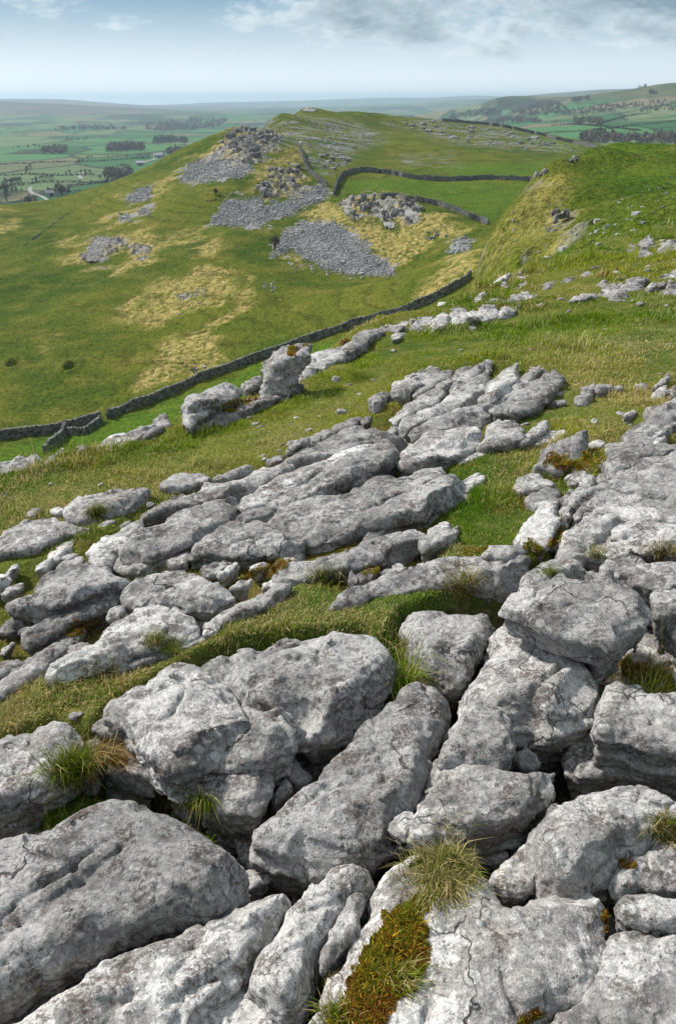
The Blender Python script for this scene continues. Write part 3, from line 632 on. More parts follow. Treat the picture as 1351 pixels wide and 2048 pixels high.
R([(640,870),(670,850),(700,835),(720,828),(724,836),(700,850),(668,866)], 'thin broken ledge in the turf beside the grey ridges', .06, name='limestone_slab')
R([(720,838),(735,830),(745,832),(742,840),(728,846)], 'small pale stone on the turf at the head of the grey ridges', .06, name='limestone_slab')
# left slabs
R([(-60,1080),(0,1067),(27,1048),(83,1038),(117,1030),(128,1043),(172,1043),(165,1052),(110,1071),(60,1090),(0,1096),(-60,1103)], 'flat slab with orange lichen patches at the left edge', .10, cracks=1)
R([(134,1025),(137,1001),(157,988),(207,983),(258,974),(290,973),(283,985),(265,997),(230,1012),(165,1029)], 'flat-topped grey rock in the turf behind the orange-patched slab', .15)
R([(320,965),(340,949),(358,945),(385,944),(415,943),(418,952),(380,962),(345,970)], 'low dark rocks clustered on the turf edge at left centre', .10)
R([(425,953),(460,939),(490,928),(505,926),(500,935),(465,948),(435,958)], 'thin pale ledge in the turf near the long brownish ridge', .06)
R([(10,1197),(30,1188),(73,1178),(70,1161),(82,1144),(110,1133),(147,1124),(197,1119),(227,1129),(257,1152),(235,1163),(190,1173),(140,1188),(85,1203),(35,1208)], 'square-fronted brown-blotched block at left with a low step', .14, cracks=1, edge=.04)
R([(43,1265),(52,1249),(77,1241),(133,1213),(187,1188),(238,1187),(233,1199),(205,1210),(150,1232),(110,1252),(75,1276),(50,1282)], 'long dark slab with an arched hollow below it', .06, bottom=-.30)
R([(240,1192),(245,1169),(283,1148),(317,1137),(400,1141),(452,1158),(467,1172),(438,1188),(390,1196),(330,1196),(270,1202)], 'angular grey block behind the whale-shaped rock', .12, edge=.05)
R([(88,1335),(127,1301),(187,1278),(207,1258),(240,1234),(260,1218),(300,1201),(333,1197),(367,1208),(391,1224),(388,1247),(360,1260),(300,1278),(230,1302),(160,1321),(110,1337)], 'big pale whale-shaped rock with its head to the right', .10, dome=.09)
R([(210,1230),(218,1216),(240,1206),(255,1211),(240,1227),(215,1240)], 'small knob of rock behind the whale-shaped rock', .08)
R([(-60,1385),(0,1350),(43,1321),(77,1298),(113,1280),(132,1288),(105,1312),(70,1339),(30,1366),(0,1385),(-50,1408)], 'white-patched ridge running off the left edge', .06)
R([(-60,1350),(0,1326),(25,1318),(40,1321),(20,1338),(0,1346),(-50,1368)], 'small dark rock at the left edge above the white-patched ridge', .06)
R([(228,1328),(283,1311),(333,1294),(377,1274),(415,1253),(437,1251),(441,1265),(415,1279),(340,1302),(270,1327),(240,1337)], 'thin long brown ledge in front of the whale-shaped rock', .03)
R([(400,1240),(450,1223),(485,1201),(517,1181),(557,1158),(584,1158),(572,1180),(545,1199),(490,1223),(440,1246),(410,1253)], 'grey slab running up from the whale-shaped rock into the turf', .07)
R([(550,1140),(573,1125),(617,1113),(650,1109),(690,1099),(720,1081),(750,1071),(785,1057),(837,1061),(832,1080),(790,1097),(730,1115),(680,1127),(620,1142),(570,1150)], 'long low slab in front of the big white slab', .08, cracks=1)
R([(838,1078),(850,1063),(865,1051),(885,1042),(913,1056),(905,1070),(870,1081),(845,1092)], 'grey lump at the right end of the long low slab', .10)
R([(668,1202),(703,1171),(750,1158),(817,1141),(850,1119),(885,1110),(957,1110),(1043,1110),(1062,1121),(1048,1138),(1000,1147),(940,1149),(890,1156),(820,1165),(750,1176),(700,1193)], 'long pale tapering slab ending in a low point on the turf', .09, dome=.06)
R([(962,1108),(975,1095),(993,1085),(1053,1086),(1045,1097),(1020,1108)], 'small flat-topped rock on the back of the tapering slab', .15, bottom=-.1)
R([(752,1145),(775,1133),(795,1125),(820,1133),(790,1144)], 'small flat rock in the moss behind the tapering slab', .0)
R([(693,1160),(697,1143),(705,1138),(717,1155),(712,1165)], 'little bright white stone at the edge of the turf', .03)
R([(0,1185),(20,1171),(45,1161),(50,1166),(30,1180),(5,1191)], 'thin white flake in the grass at the left edge', .03)
# crest of the slope
R([(368,848),(417,827),(457,801),(487,793),(527,784),(573,771),(530,795),(487,812),(457,826),(410,839)], 'pale bevelled pavement in front of the mossy outcrop on the brink', .12, name='limestone_slab', rough=1.4)
R([(480,768),(500,756),(522,747),(522,762),(500,772)], 'low grey rock between the outcrop and the tall boulder on the brink', .12, name='limestone_slab', rough=1.4)
R([(598,746),(600,729),(613,714),(633,701),(673,693),(700,681),(712,677),(700,694),(667,712),(633,729),(610,744)], 'grey rock run right of the tall boulder on the brink', .12, name='limestone_slab', rough=1.4)
R([(680,702),(706,681),(722,661),(741,651),(760,646),(765,655),(740,671),(715,689)], 'long grey rock at the lower end of the rocky brink', .12, name='limestone_slab', rough=1.4)
crest = [([(722,666),(745,651),(770,644),(775,652),(750,667)], 'wall-side rock at the start of the rocky brink'),
 ([(770,654),(780,639),(805,633),(825,635),(815,648),(790,659)], 'flat grey rock on the brink where the valley wall passes behind'),
 ([(810,651),(830,633),(855,629),(872,633),(860,646),(835,654)], 'middle grey rock of the rocky brink'),
 ([(858,647),(870,631),(888,623),(905,623),(900,640),(880,649)], 'lumpy rock left of the tall twin rocks of the brink'),
 ([(900,640),(905,619),(920,609),(938,613),(940,630),(925,637)], 'left of the tall twin rocks on the rocky brink'),
 ([(930,638),(943,616),(955,613),(965,621),(955,635)], 'right of the tall twin rocks on the rocky brink'),
 ([(955,630),(965,613),(985,611),(1000,613),(995,622),(970,630)], 'pale rock right of the tall twin rocks'),
 ([(995,625),(1005,609),(1030,607),(1030,616),(1015,624)], 'small rock at the right end of the rocky brink'),
 ([(940,608),(950,589),(968,583),(972,590),(955,606)], 'leaning dark rock above the tall twin rocks'),
 ([(930,592),(945,581),(955,584),(940,594)], 'small rock at the edge just above the valley wall'),
 ([(958,580),(975,566),(985,559),(1005,551),(1022,551),(1020,556),(995,563),(975,575)], 'pale rock ledge on the edge over the gully'),
 ([(1028,545),(1040,538),(1047,540),(1035,547)], 'small pale rock on the edge over the gully'),
 ([(975,600),(985,594),(1005,593),(1010,595),(990,600)], 'low rock strip near the edge over the gully'),
 ([(1010,597),(1035,587),(1060,584),(1078,588),(1050,592),(1025,598)], 'broken rock strip in the green slope'),
 ([(1074,575),(1100,561),(1122,557),(1120,566),(1095,573)], 'left half of the grey ledge in mid slope'),
 ([(1118,566),(1128,554),(1147,550),(1153,556),(1140,562)], 'right half of the grey ledge in mid slope'),
 ([(1147,594),(1158,587),(1180,584),(1200,586),(1185,590),(1160,597)], 'low rock left of the cluster of blocks on the slope'),
 ([(1204,584),(1211,570),(1230,564),(1247,563),(1240,578),(1220,584)], 'left block of the rock cluster on the slope'),
 ([(1235,582),(1248,566),(1258,556),(1280,550),(1287,553),(1288,570),(1270,577),(1250,581)], 'tallest block of the rock cluster on the slope'),
 ([(1210,596),(1215,583),(1235,581),(1262,584),(1255,592),(1230,597)], 'dark front block of the rock cluster on the slope'),
 ([(1290,573),(1300,564),(1312,564),(1318,570),(1305,574)], 'small block right of the rock cluster on the slope'),
 ([(1315,588),(1322,573),(1335,567),(1351,566),(1380,570),(1375,582),(1340,585)], 'pale rock at the right edge beside the rock cluster'),
 ([(1310,553),(1330,546),(1351,539),(1380,536),(1380,545),(1345,550)], 'flat pale rock at the right edge behind the rock cluster'),
 ([(1249,500),(1253,488),(1262,483),(1275,481),(1277,499),(1260,502)], 'dark left face of the far outcrop at the right edge'),
 ([(1276,500),(1278,482),(1300,479),(1303,496),(1285,502)], 'middle block of the far outcrop at the right edge'),
 ([(1301,500),(1303,481),(1320,479),(1347,481),(1390,488),(1380,497),(1330,499),(1315,506)], 'right block of the far outcrop at the right edge'),
 ([(1268,512),(1290,503),(1310,506),(1300,512),(1275,517)], 'low stone in front of the far outcrop'),
 ([(1153,795),(1165,776),(1185,756),(1197,766),(1185,780),(1178,798),(1160,799)], 'split upright rock alone in the dry yellow grass'),
 ([(1190,776),(1215,766),(1250,765),(1245,770),(1215,775),(1195,781)], 'flat pale rock beside the split upright rock'),
 ([(1305,768),(1320,756),(1338,746),(1342,750),(1325,764),(1308,770)], 'thin pale ledge in dry grass near the right edge'),
 ([(570,893),(590,880),(615,872),(620,877),(600,886),(575,897)], 'low pale strip of rock in the turf left of the grey ridges'),
 ([(-60,932),(0,925),(40,915),(85,908),(90,915),(50,931),(0,943),(-50,950)], 'grey rock on the brink at the left edge'),
 ([(70,925),(100,909),(125,896),(135,901),(120,911),(85,927)], 'small grey rock on the brink beside the valley wall end'),
 ([(135,903),(150,889),(175,887),(180,892),(160,900)], 'mossy brown rock on the brink near the left edge'),
 ([(200,893),(250,869),(290,851),(310,846),(300,859),(250,879),(215,894)], 'sloping grey ledge on the brink'),
 ([(298,852),(305,839),(322,830),(344,835),(342,842),(320,852)], 'pale rounded stones topping the sloping grey ledge'),
 ([(50,1023),(65,1013),(85,1011),(80,1018),(60,1026)], 'pale flat stone in the turf behind the orange-patched slab'),
 ([(95,1016),(120,1011),(130,1018),(110,1022)], 'second pale flat stone near the orange-patched slab')]
for q, lab in crest:
    yq = np.mean([p[1] for p in q])
    rock(q, lab, .08 if yq > 700 else .085, name='limestone_rock', rough=1.9, grow=.10 if yq > 590 and yq < 680 else .06, edge=.012, dome=.015, tilt=(random.uniform(-.22, .22), random.uniform(-.05, .18)))

# broken pieces between the larger slabs, lying with the grain of the pavement
rsf = np.random.default_rng(21); nfill = 0; fill_px = []
FILL = [(SLAB, 80), ([(1030,1000),(1130,930),(1220,860),(1290,790),(1351,760),(1351,900),(1200,960),(1110,1110),(1060,1090)], 18), ([(330,1010),(640,850),(720,820),(700,860),(420,1000)], 14), ([(0,1110),(160,1060),(280,990),(300,1010),(160,1120),(40,1180),(0,1200)], 12), ([(190,895),(360,828),(520,768),(640,698),(720,655),(760,668),(640,728),(540,798),(400,848),(230,905)], 30), ([(720,660),(850,622),(1000,560),(1060,545),(1060,610),(960,645),(780,672)], 22), ([(1060,560),(1200,535),(1351,520),(1351,600),(1200,605),(1080,590)], 14)]
for reg, cnt in FILL:
    reg = np.array(reg, float); lo = reg.min(0); hi = reg.max(0)
    for _ in range(cnt*5):
        p_ = rsf.uniform(lo, hi)
        if poly_sd(reg, p_[:1], p_[1:])[0] > 0: continue
        w_ = on_plane(p_[0], p_[1])[:2]
        if min((float(poly_sd(q, w_[:1], w_[1:])[0]) for q, a, b in ROCK_FOOT if (w_ > a-.3).all() and (w_ < b+.3).all()), default=9) < .015: continue
        if any(abs(p_[0]-a)+2*abs(p_[1]-b) < 34*(1 if p_[1] > 850 else .55) for a, b in fill_px): continue
        fill_px.append(tuple(p_)); L = rsf.uniform(16, 46)*(1 if p_[1] > 850 else .62 if p_[1] > 640 else .4); Wd = L*rsf.uniform(.22, .42); g = radians(rsf.normal(24, 9))
        pts = []
        for k in range(7):
            an = 2*pi*(k+rsf.uniform(-.25, .25))/7; u = L*cos(an)*rsf.uniform(.8, 1.1); v_ = Wd*sin(an)*rsf.uniform(.8, 1.1)
            pts.append((p_[0]+u*cos(g)+v_*sin(g), p_[1]-u*sin(g)+v_*cos(g)))
        rock(pts, 'small broken piece of limestone filling a gap between the bigger slabs', rsf.uniform(-.01, .06), name='limestone_fragment', group='broken pieces between the slabs', rough=1.4, tilt=(rsf.uniform(-.15, .15), rsf.uniform(-.1, .2)), chips=4)
        nfill += 1
        if len(fill_px) >= 210: break
print('fill', nfill)

# upright rocks on the brink
def crest_up(poly, lab, thick, seed, foot, k=.35):
    Y0 = on_plane(*foot)[1]
    return upright(poly, Y0-.1, k, thick, .028, seed, M_LIME_MID, 'boulder', lab, 1.0)
crest_up([(522,792),(522,745),(541,724),(580,703),(606,698),(618,704),(614,720),(598,742),(588,764),(565,787)], 'tall pale-faced boulder with mossy top standing on the brink', .30, 71, (555,786))
R([(364,830),(372,818),(398,810),(430,802),(446,806),(420,818),(395,832),(375,842)], 'lower ledge of the mossy layered outcrop on the brink', .20, name='limestone_slab', rough=1.3, cracks=1)
R([(366,806),(372,794),(400,780),(430,767),(446,762),(474,764),(478,774),(455,786),(425,797),(395,808)], 'upper pale ledge of the mossy layered outcrop on the brink', .34, name='limestone_slab', rough=1.3, cracks=1, bottom=-.3)
print('rocks', N_ROCK[0])
# ------------------------------------------------------------------ grounds
def polar(az0, az1, naz, r, fz):
    az = np.linspace(az0, az1, naz)
    A, Rr = np.meshgrid(az, r, indexing='ij')
    x = Rr*np.sin(A); y = Rr*np.cos(A)
    out = fz(x.ravel(), y.ravel())
    extra = None
    if isinstance(out, tuple): z, *extra = out
    else: z = out
    V = np.stack([x.ravel(), y.ravel(), z], 1)
    n, m = len(az), len(r)
    i = np.arange(n-1)[:, None]*m+np.arange(m-1)[None]
    F = np.stack([i, i+1, i+m+1, i+m], -1).reshape(-1, 4)[:, ::-1]
    return V, F, extra

# near slope
V, F, (gm, sm, dd) = polar(radians(-58), radians(58), 760, np.geomspace(.45, 42, 620), near_z)
N = NT('turf_soil'); p = N.pos(); S = N.sep(N.attr('zone'))
g1 = N.noise(p, .55, 4, .6); g2 = N.noise(p, 3.5, 5, .65); g3 = N.noise(p, 26, 4, .7)
turf = N.mix(N.ss(g1, .36, .62), (.070, .115, .013), (.185, .19, .030))
turf = N.mix(N.math('MULTIPLY', N.ss(g2, .48, .68), .7), turf, (.27, .215, .075))
turf = N.mix(N.math('MULTIPLY', N.ss(g2, .46, .32), .5), turf, (.040, .075, .010))
turf = N.mix(N.math('MULTIPLY', N.ss(N.noise(p, 1.9, 4, .7), .58, .68), .7), turf, (.17, .085, .018))
turf = N.mix(N.math('MULTIPLY', N.ss(g3, .62, .36), .6), turf, (.035, .042, .012))
soil = N.mix(N.ss(g2, .35, .65), (.040, .032, .024), (.10, .078, .055)); soil = N.mix(N.ss(g3, .45, .65), soil, (.14, .125, .11))
soil = N.mix(N.math('MULTIPLY', N.ss(N.noise(p, 5, 4), .52, .62), .75), soil, (.075, .070, .014))
moss = N.mix(N.ss(g2, .4, .6), (.075, .078, .014), (.13, .088, .022))
col = N.mix(S[1], turf, moss); col = N.mix(S[0], col, soil)
M_NEAR = N.done(col, .95, N.bump(N.math('ADD', g3, N.math('MULTIPLY', g2, 1.2)), .8, .05), .1)
o = new_obj('near_slope', V, F, M_NEAR); o['kind'] = 'structure'
tb = np.ones(len(V))
for t in TURF_W: tb *= sstep(-.04, .06, poly_sd(t, V[:, 0], V[:, 1]))
C = np.zeros((len(V), 3)); C[:, 0] = gm*tb; C[:, 1] = sm*.8
attr_color(o, 'zone', C)
NEAR_OBJ = o

# pixel-traced zones of the far hillside
def zone(polys, px, py, soft, warp):
    m = np.zeros(len(px), np.float32)
    for q in polys:
        q = np.array(q, float)
        lo = q.min(0)-soft*3-20; hi = q.max(0)+soft*3+20
        k = (px > lo[0]) & (px < hi[0]) & (py > lo[1]) & (py < hi[1])
        d = poly_sd(q, px[k], py[k])+warp[k]
        m[k] = np.maximum(m[k], sstep(soft, -soft, d))
    return m
TAN = [[(205,640),(260,600),(320,570),(380,550),(440,540),(475,562),(435,608),(320,655),(260,660),(215,645)],
 [(320,680),(400,640),(465,622),(500,560),(500,600),(440,670),(455,720),(380,745),(300,770),(268,770),(310,730)],
 [(135,522),(180,480),(240,458),(290,462),(325,490),(300,520),(240,550),(250,505),(215,522),(165,530)],[(110,483),(150,474),(150,480),(125,490)],
 [(690,455),(740,450),(800,460),(850,468),(862,495),(820,522),(775,528),(740,505),(720,480)],[(600,440),(640,405),(655,395),(685,420),(700,445),(690,460),(650,446),(620,442)],
 [(830,592),(870,545),(930,500),(958,512),(930,555),(880,585)],[(490,378),(520,330),(570,308),(606,298),(602,330),(560,342),(520,372),(500,402)],
 [(355,345),(400,308),(450,275),(505,292),(540,310),(520,325),(480,325),(420,325)],[(245,402),(300,380),(352,342),(335,372),(290,398)],[(185,447),(260,430),(312,414),(302,428),(240,446)],
 [(690,395),(800,395),(880,430),(930,450),(880,470),(800,455),(720,440)],[(395,500),(440,480),(420,510)],[(545,330),(600,325),(615,365),(580,395),(520,395)],[(340,475),(400,466),(380,480)],
 [(0,470),(40,455),(30,440),(0,430),(-40,440)],[(60,690),(120,680),(90,700)],[(560,512),(640,500),(600,530)]]
SCREE = [[(423,442),(450,415),(480,395),(500,403),(560,412),(600,388),(640,368),(657,380),(642,400),(600,415),(560,432),(500,452),(440,452)],
 [(541,508),(575,468),(600,443),(640,447),(665,447),(690,462),(722,482),(742,512),(788,544),(760,552),(700,548),(650,532),(610,520),(580,495),(560,502)],
 [(358,352),(390,325),(430,318),(480,325),(505,335),(480,352),(420,357),(375,364)],[(250,398),(280,380),(302,376),(292,395),(262,404)],
 [(235,440),(280,428),(305,412),(300,424),(250,440)],[(905,495),(935,480),(930,492),(900,505)]]
CLIFF = [[(392,328),(430,294),(460,264),(520,252),(566,272),(558,298),(522,326),(480,334),(430,322)],[(505,375),(530,345),(560,335),(592,328),(608,350),(580,380),(550,402),(520,402)],
 [(683,408),(720,395),(800,400),(850,432),(800,442),(770,455),(740,435),(700,437)],[(165,512),(175,490),(205,474),(245,478),(290,492),(303,515),(285,512),(250,496),(235,502),(215,522),(180,524)],
 [(540,380),(600,370),(640,365),(600,395),(550,405)],[(345,588),(400,580),(430,575),(400,592),(350,600)]]
PAVE = [[(600,295),(650,280),(720,268),(770,280),(720,300),(690,330),(650,352),(615,330)],[(770,244),(860,238),(960,252),(1060,268),(1150,296),(1100,304),(1000,296),(900,285),(840,265)],[(480,262),(540,240),(600,235),(700,240),(760,270),(700,300),(600,290),(540,275)],[(800,310),(900,310),(920,330),(800,330)]]
BRIGHT = [[(680,365),(760,355),(900,365),(1050,366),(1020,420),(985,440),(940,425),(870,402),(800,388),(700,385)],[(0,895),(220,845),(500,735),(740,655),(760,680),(500,800),(0,960)],[(880,330),(1100,325),(1150,310),(1100,350),(900,352)],[(1010,268),(1120,285),(1170,297),(1120,300),(1050,285)],[(610,305),(640,310),(660,360),(625,345)],[(900,560),(930,540),(935,500),(900,540)]]
def mid_mesh(fz, az0, az1, naz, r, name, label_kind='structure', spur=False):
    V, F, _ = polar(radians(az0), radians(az1), naz, r, fz)
    px, py = project(V[:, 0], V[:, 1], V[:, 2])
    w = fbm(V[:, 0]*.22, V[:, 1]*.22, 2., 4)
    w2 = fbm(V[:, 0]*.06, V[:, 1]*.06, 6., 4)
    # patches keep one shape on the hillside: they are only looked up here, then stored in the mesh
    tan = zone(TAN, px, py, 14, (w*16+w2*10).astype(np.float32))
    wf = fbm(V[:, 0]*1.1, V[:, 1]*1.1, 9., 3)
    scree = zone(SCREE, px, py, 3, (w*11+wf*9).astype(np.float32)); tan = tan*np.clip(.75+.6*wf, 0, 1)
    cliff = zone(CLIFF, px, py, 5, (w*12).astype(np.float32))
    pave = zone(PAVE, px, py, 14, (w*6).astype(np.float32))
    bright = zone(BRIGHT, px, py, 8, (w*6).astype(np.float32))
    if spur:
        tan = np.maximum(tan, zone([[(930,590),(965,505),(1000,440),(1050,370),(1090,350),(1130,380),(1150,420),(1130,470),(1080,510),(1000,545)]], px, py, 26, (w*46+w2*20).astype(np.float32))*.34)
        cliff = zone([[(1098,450),(1105,424),(1140,420),(1145,440),(1120,455)],[(1040,372),(1070,360),(1095,345),(1090,360),(1050,385)],[(1030,410),(1050,380),(1100,370),(1080,385)],[(945,540),(960,495),(975,480),(965,520),(950,550)],[(1040,520),(1048,500),(1060,495),(1050,525)],[(1110,508),(1150,470),(1170,450),(1160,480)]], px, py, 4, (w*14).astype(np.float32))
        scree *= 0; pave *= 0; cliff = cliff*.55
        bright = zone([[(1200,290),(1360,288),(1500,300),(1500,380),(1300,370),(1200,350)]], px, py, 40, (w*30).astype(np.float32))*.6
    # relief of rock zones
    V[:, 2] += scree*fbm(V[:, 0]*.25, V[:, 1]*.25, 5., 2)*.20+cliff*fbm(V[:, 0]*.5, V[:, 1]*.5, 8., 4)*.9
    # shake holes
    if not spur:
        for (hx, hy, hr, hd) in ((142,733,1.25,1.5),(28,728,1.3,1.1)):
            q = hit(hx, hy, mid_z, 60, 400); d = np.hypot(V[:, 0]-q[0], (V[:, 1]-q[1])*.55)
            V[:, 2] += -hd*sstep(hr, hr*.2, d)+.35*np.exp(-((d-hr*1.35)/.6)**2)
    o = new_obj(name, V, F, None); o['kind'] = label_kind
    attr_color(o, 'zone', np.stack([tan, scree, np.maximum(cliff, 0)], 1))
    attr_color(o, 'zone_two', np.stack([pave, bright, bright*0], 1))
    return o
hill = mid_mesh(mid_z, -33, 33, 1000, np.geomspace(62, 780, 1000), 'hillside')
spur = mid_mesh(spur_z, -3, 42, 560, np.geomspace(24, 190, 520), 'spur_slope', spur=True)

N = NT('hill_pasture'); p = N.pos(); S = N.sep(N.attr('zone')); S2 = N.sep(N.attr('zone_two'))
a1 = N.noise(p, .022, 5, .6); a2 = N.noise(p, .12, 5, .65); a3 = N.noise(p, .75, 5, .72); a4 = N.noise(N.vec(p, (1, 1, .4)), 2.6, 3, .75)
g = N.mix(N.ss(a1, .38, .62), (.066, .116, .010), (.158, .182, .020))
g = N.mix(N.math('MULTIPLY', N.ss(a2, .40, .66), .55), g, (.235, .215, .034))
g = N.mix(N.math('MULTIPLY', S2[1], .75), g, N.mix(N.ss(a3, .3, .7), (.080, .185, .012), (.145, .235, .020)))
tn = N.mix(N.ss(a3, .32, .66), (.24, .175, .050), (.50, .385, .15)); tn = N.mix(N.ss(a2, .35, .7), tn, (.35, .285, .085))
tanm = N.math('MULTIPLY', N.math('ADD', S[0], N.math('MULTIPLY', N.ss(a2, .56, .72), .22)), N.ss(N.math('ADD', a3, N.math('MULTIPLY', a2, .6)), .44, .86))
tanm = N.math('MULTIPLY', tanm, 1.35, True)
c = N.mix(tanm, g, tn)
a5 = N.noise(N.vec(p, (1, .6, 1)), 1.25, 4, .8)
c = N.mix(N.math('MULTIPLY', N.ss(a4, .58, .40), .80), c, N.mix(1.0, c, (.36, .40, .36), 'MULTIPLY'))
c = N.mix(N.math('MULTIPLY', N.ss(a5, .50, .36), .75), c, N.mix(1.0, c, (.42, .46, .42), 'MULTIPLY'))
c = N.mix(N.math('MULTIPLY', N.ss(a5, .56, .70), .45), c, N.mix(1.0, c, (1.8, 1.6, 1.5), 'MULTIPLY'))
c = N.mix(N.math('MULTIPLY', N.ss(a4, .60, .76), .35), c, (.23, .205, .075))
pv = N.math('MULTIPLY', S2[0], N.ss(N.noise(N.vec(p, (.05, .22, .22)), 1.0, 5, .7, .6), .50, .56))
rk = N.mix(N.ss(N.noise(p, 2.2, 5, .8), .38, .60), (.12, .117, .120), (.36, .352, .35)); rk = N.mix(N.math('MULTIPLY', N.ss(N.noise(p, .16, 5, .7), .54, .64), .6), rk, (.20, .17, .09))
rk2 = N.mix(N.ss(N.noise(N.vec(p, (1, 1, .25)), .8, 5, .75), .38, .62), (.065, .062, .062), (.30, .29, .28)); rk2 = N.mix(N.math('MULTIPLY', N.ss(a2, .5, .62), .7), rk2, tn)
c = N.mix(N.math('MULTIPLY', pv, .85), c, rk); c = N.mix(S[1], c, rk); c = N.mix(N.math('MULTIPLY', S[2], .9), c, rk2)
# sheep tracks follow the contours
zc = N.n('ShaderNodeSeparateXYZ'); N.l(p, zc.inputs[0])
tk = N.math('SINE', N.math('ADD', N.math('MULTIPLY', zc.outputs[2], 4.4), N.math('MULTIPLY', a2, 9.0)))
tkm = N.math('MULTIPLY', N.math('MULTIPLY', N.ss(tk, .62, .95), N.ss(a1, .46, .60)), N.math('SUBTRACT', 1.0, N.math('MAXIMUM', S[1], S[2], True), True))
c = N.mix(N.math('MULTIPLY', tkm, .60), c, N.mix(1.0, c, (.50, .52, .45), 'MULTIPLY'))
bm = N.math('MULTIPLY', N.math('ADD', a4, N.math('MULTIPLY', a3, 1.4)), N.math('SUBTRACT', 1.0, N.math('MULTIPLY', S[0], .88)))
M_HILL = N.done(c, 1.0, N.bump(bm, .9, .55), .05)
hill.data.materials.append(M_HILL); spur.data.materials.append(M_HILL)

# valley floor and distant fells: one sheet out to the horizon
V, F, _ = polar(radians(-42), radians(42), 800, np.geomspace(280, 20000, 420), far_z)
land = new_obj('valley_and_fells', V, F, None); land['kind'] = 'structure'
N = NT('valley_fields'); p = N.pos()
wp = N.add(p, N.vec(N.n('ShaderNodeTexNoise').outputs['Color'], (0, 0, 0)))
nz = N.n('ShaderNodeTexNoise'); nz.inputs['Scale'].default_value = .004; nz.inputs['Detail'].default_value = 3; N.l(p, nz.inputs['Vector'])
wp = N.add(p, N.vec(nz.outputs['Color'], (120, 120, 0)))
wp = N.vec(wp, (1.0, .62, 0))
cellc = N.vor(wp, .0066, 'F1', 'Color'); edge = N.vor(wp, .0066, 'DISTANCE_TO_EDGE')
cs = N.sep(cellc)
f1 = N.mix(N.ss(cs[0], .25, .75), (.032, .110, .042), (.075, .185, .065))
f1 = N.mix(N.ss(cs[1], .62, .72), f1, (.14, .185, .085)); f1 = N.mix(N.ss(cs[2], .80, .86), f1, (.19, .165, .095))
f1 = N.mix(N.math('MULTIPLY', N.ss(N.noise(p, .006, 5, .6), .4, .7), .4), f1, (.07, .12, .04))
f1 = N.mix(N.math('MULTIPLY', N.ss(edge, .042, .016), .88), f1, (.032, .042, .020))
wood = N.math('MAXIMUM', N.ss(N.noise(N.vec(p, (.8, .30, 1)), .0026, 6, .68), .52, .56), N.math('MULTIPLY', N.ss(N.noise(N.vec(p, (1, .25, 1)), .012, 5, .7), .56, .60), .8))
dist = N.n('ShaderNodeVectorMath', operation='LENGTH'); N.l(p, dist.inputs[0]); dl = dist.outputs['Value']
f1 = N.mix(N.math('MULTIPLY', N.math('MULTIPLY', wood, N.ss(dl, 1500, 2600)), .9), f1, (.026, .034, .022))
zz = N.n('ShaderNodeSeparateXYZ'); N.l(p, zz.inputs[0])
moor = N.math('MULTIPLY', N.ss(N.math('ADD', zz.outputs[2], N.math('MULTIPLY', N.noise(p, .002, 4), 60)), -55, -20), N.ss(zz.outputs[0], -600, -1400))
moor = N.math('MULTIPLY', moor, N.ss(dl, 4000, 4800))
f1 = N.mix(moor, f1, N.mix(N.ss(N.noise(p, .003, 5, .7), .4, .6), (.070, .052, .045), (.12, .090, .062)))
rh = N.math('MULTIPLY', N.ss(N.math('ADD', zz.outputs[2], N.math('MULTIPLY', N.noise(p, .006, 4), 45)), 10, 40), N.ss(zz.outputs[0], 500, 800))
f1 = N.mix(N.math('MULTIPLY', rh, .75), f1, N.mix(N.ss(N.noise(p, .01, 5, .7), .4, .6), (.075, .085, .035), (.14, .125, .060)))
f1 = N.mix(N.math('MULTIPLY', N.ss(N.noise(p, .05, 4, .7), .62, .40), .35), f1, N.mix(1.0, f1, (.5, .52, .5), 'MULTIPLY'))
M_FAR = N.done(f1, 1.0, N.bump(N.noise(p, .02, 5, .7), .6, 12.0), .05)
land.data.materials.append(M_FAR)

# ------------------------------------------------------------------ dry stone walls
N = NT('wall_stone'); p = N.pos(); rn = N.attr('shade', 'Fac')
c = N.mix(rn, (.040, .040, .042), (.24, .235, .225)); c = N.mix(N.math('MULTIPLY', N.ss(N.noise(p, 2.2, 4, .7), .5, .62), .6), c, (.11, .115, .07))
c = N.mix(N.math('MULTIPLY', N.ss(N.noise(p, 9, 4, .7), .58, .66), .6), c, (.42, .42, .40))
M_WALL = N.done(c, .95, N.bump(N.noise(p, 8, 4, .7), .7, .08), .1)
BOX = np.array([(x, y, z) for x in (-.5, .5) for y in (-.5, .5) for z in (-.5, .5)], float)
BF = np.array([(0,1,3,2),(4,6,7,5),(0,4,5,1),(2,3,7,6),(0,2,6,4),(1,5,7,3)])
def stones(items):
    """items: (centre, half-size, heading) -> jittered blocks as one mesh"""
    n = len(items); c = np.array([i[0] for i in items]); s = np.array([i[1] for i in items]); h = np.array([i[2] for i in items])
    b = BOX[None]*s[:, None]*RNG.uniform(.72, 1.18, (n, 8, 3))
    ch, sh = np.cos(h)[:, None], np.sin(h)[:, None]
    x = b[..., 0]*ch-b[..., 1]*sh; y = b[..., 0]*sh+b[..., 1]*ch
    V = (np.stack([x, y, b[..., 2]], -1)+c[:, None]).reshape(-1, 3)
    F = (BF[None]+(np.arange(n)*8)[:, None, None]).reshape(-1, 4)
    return V, F, np.repeat(RNG.random(n), 8)
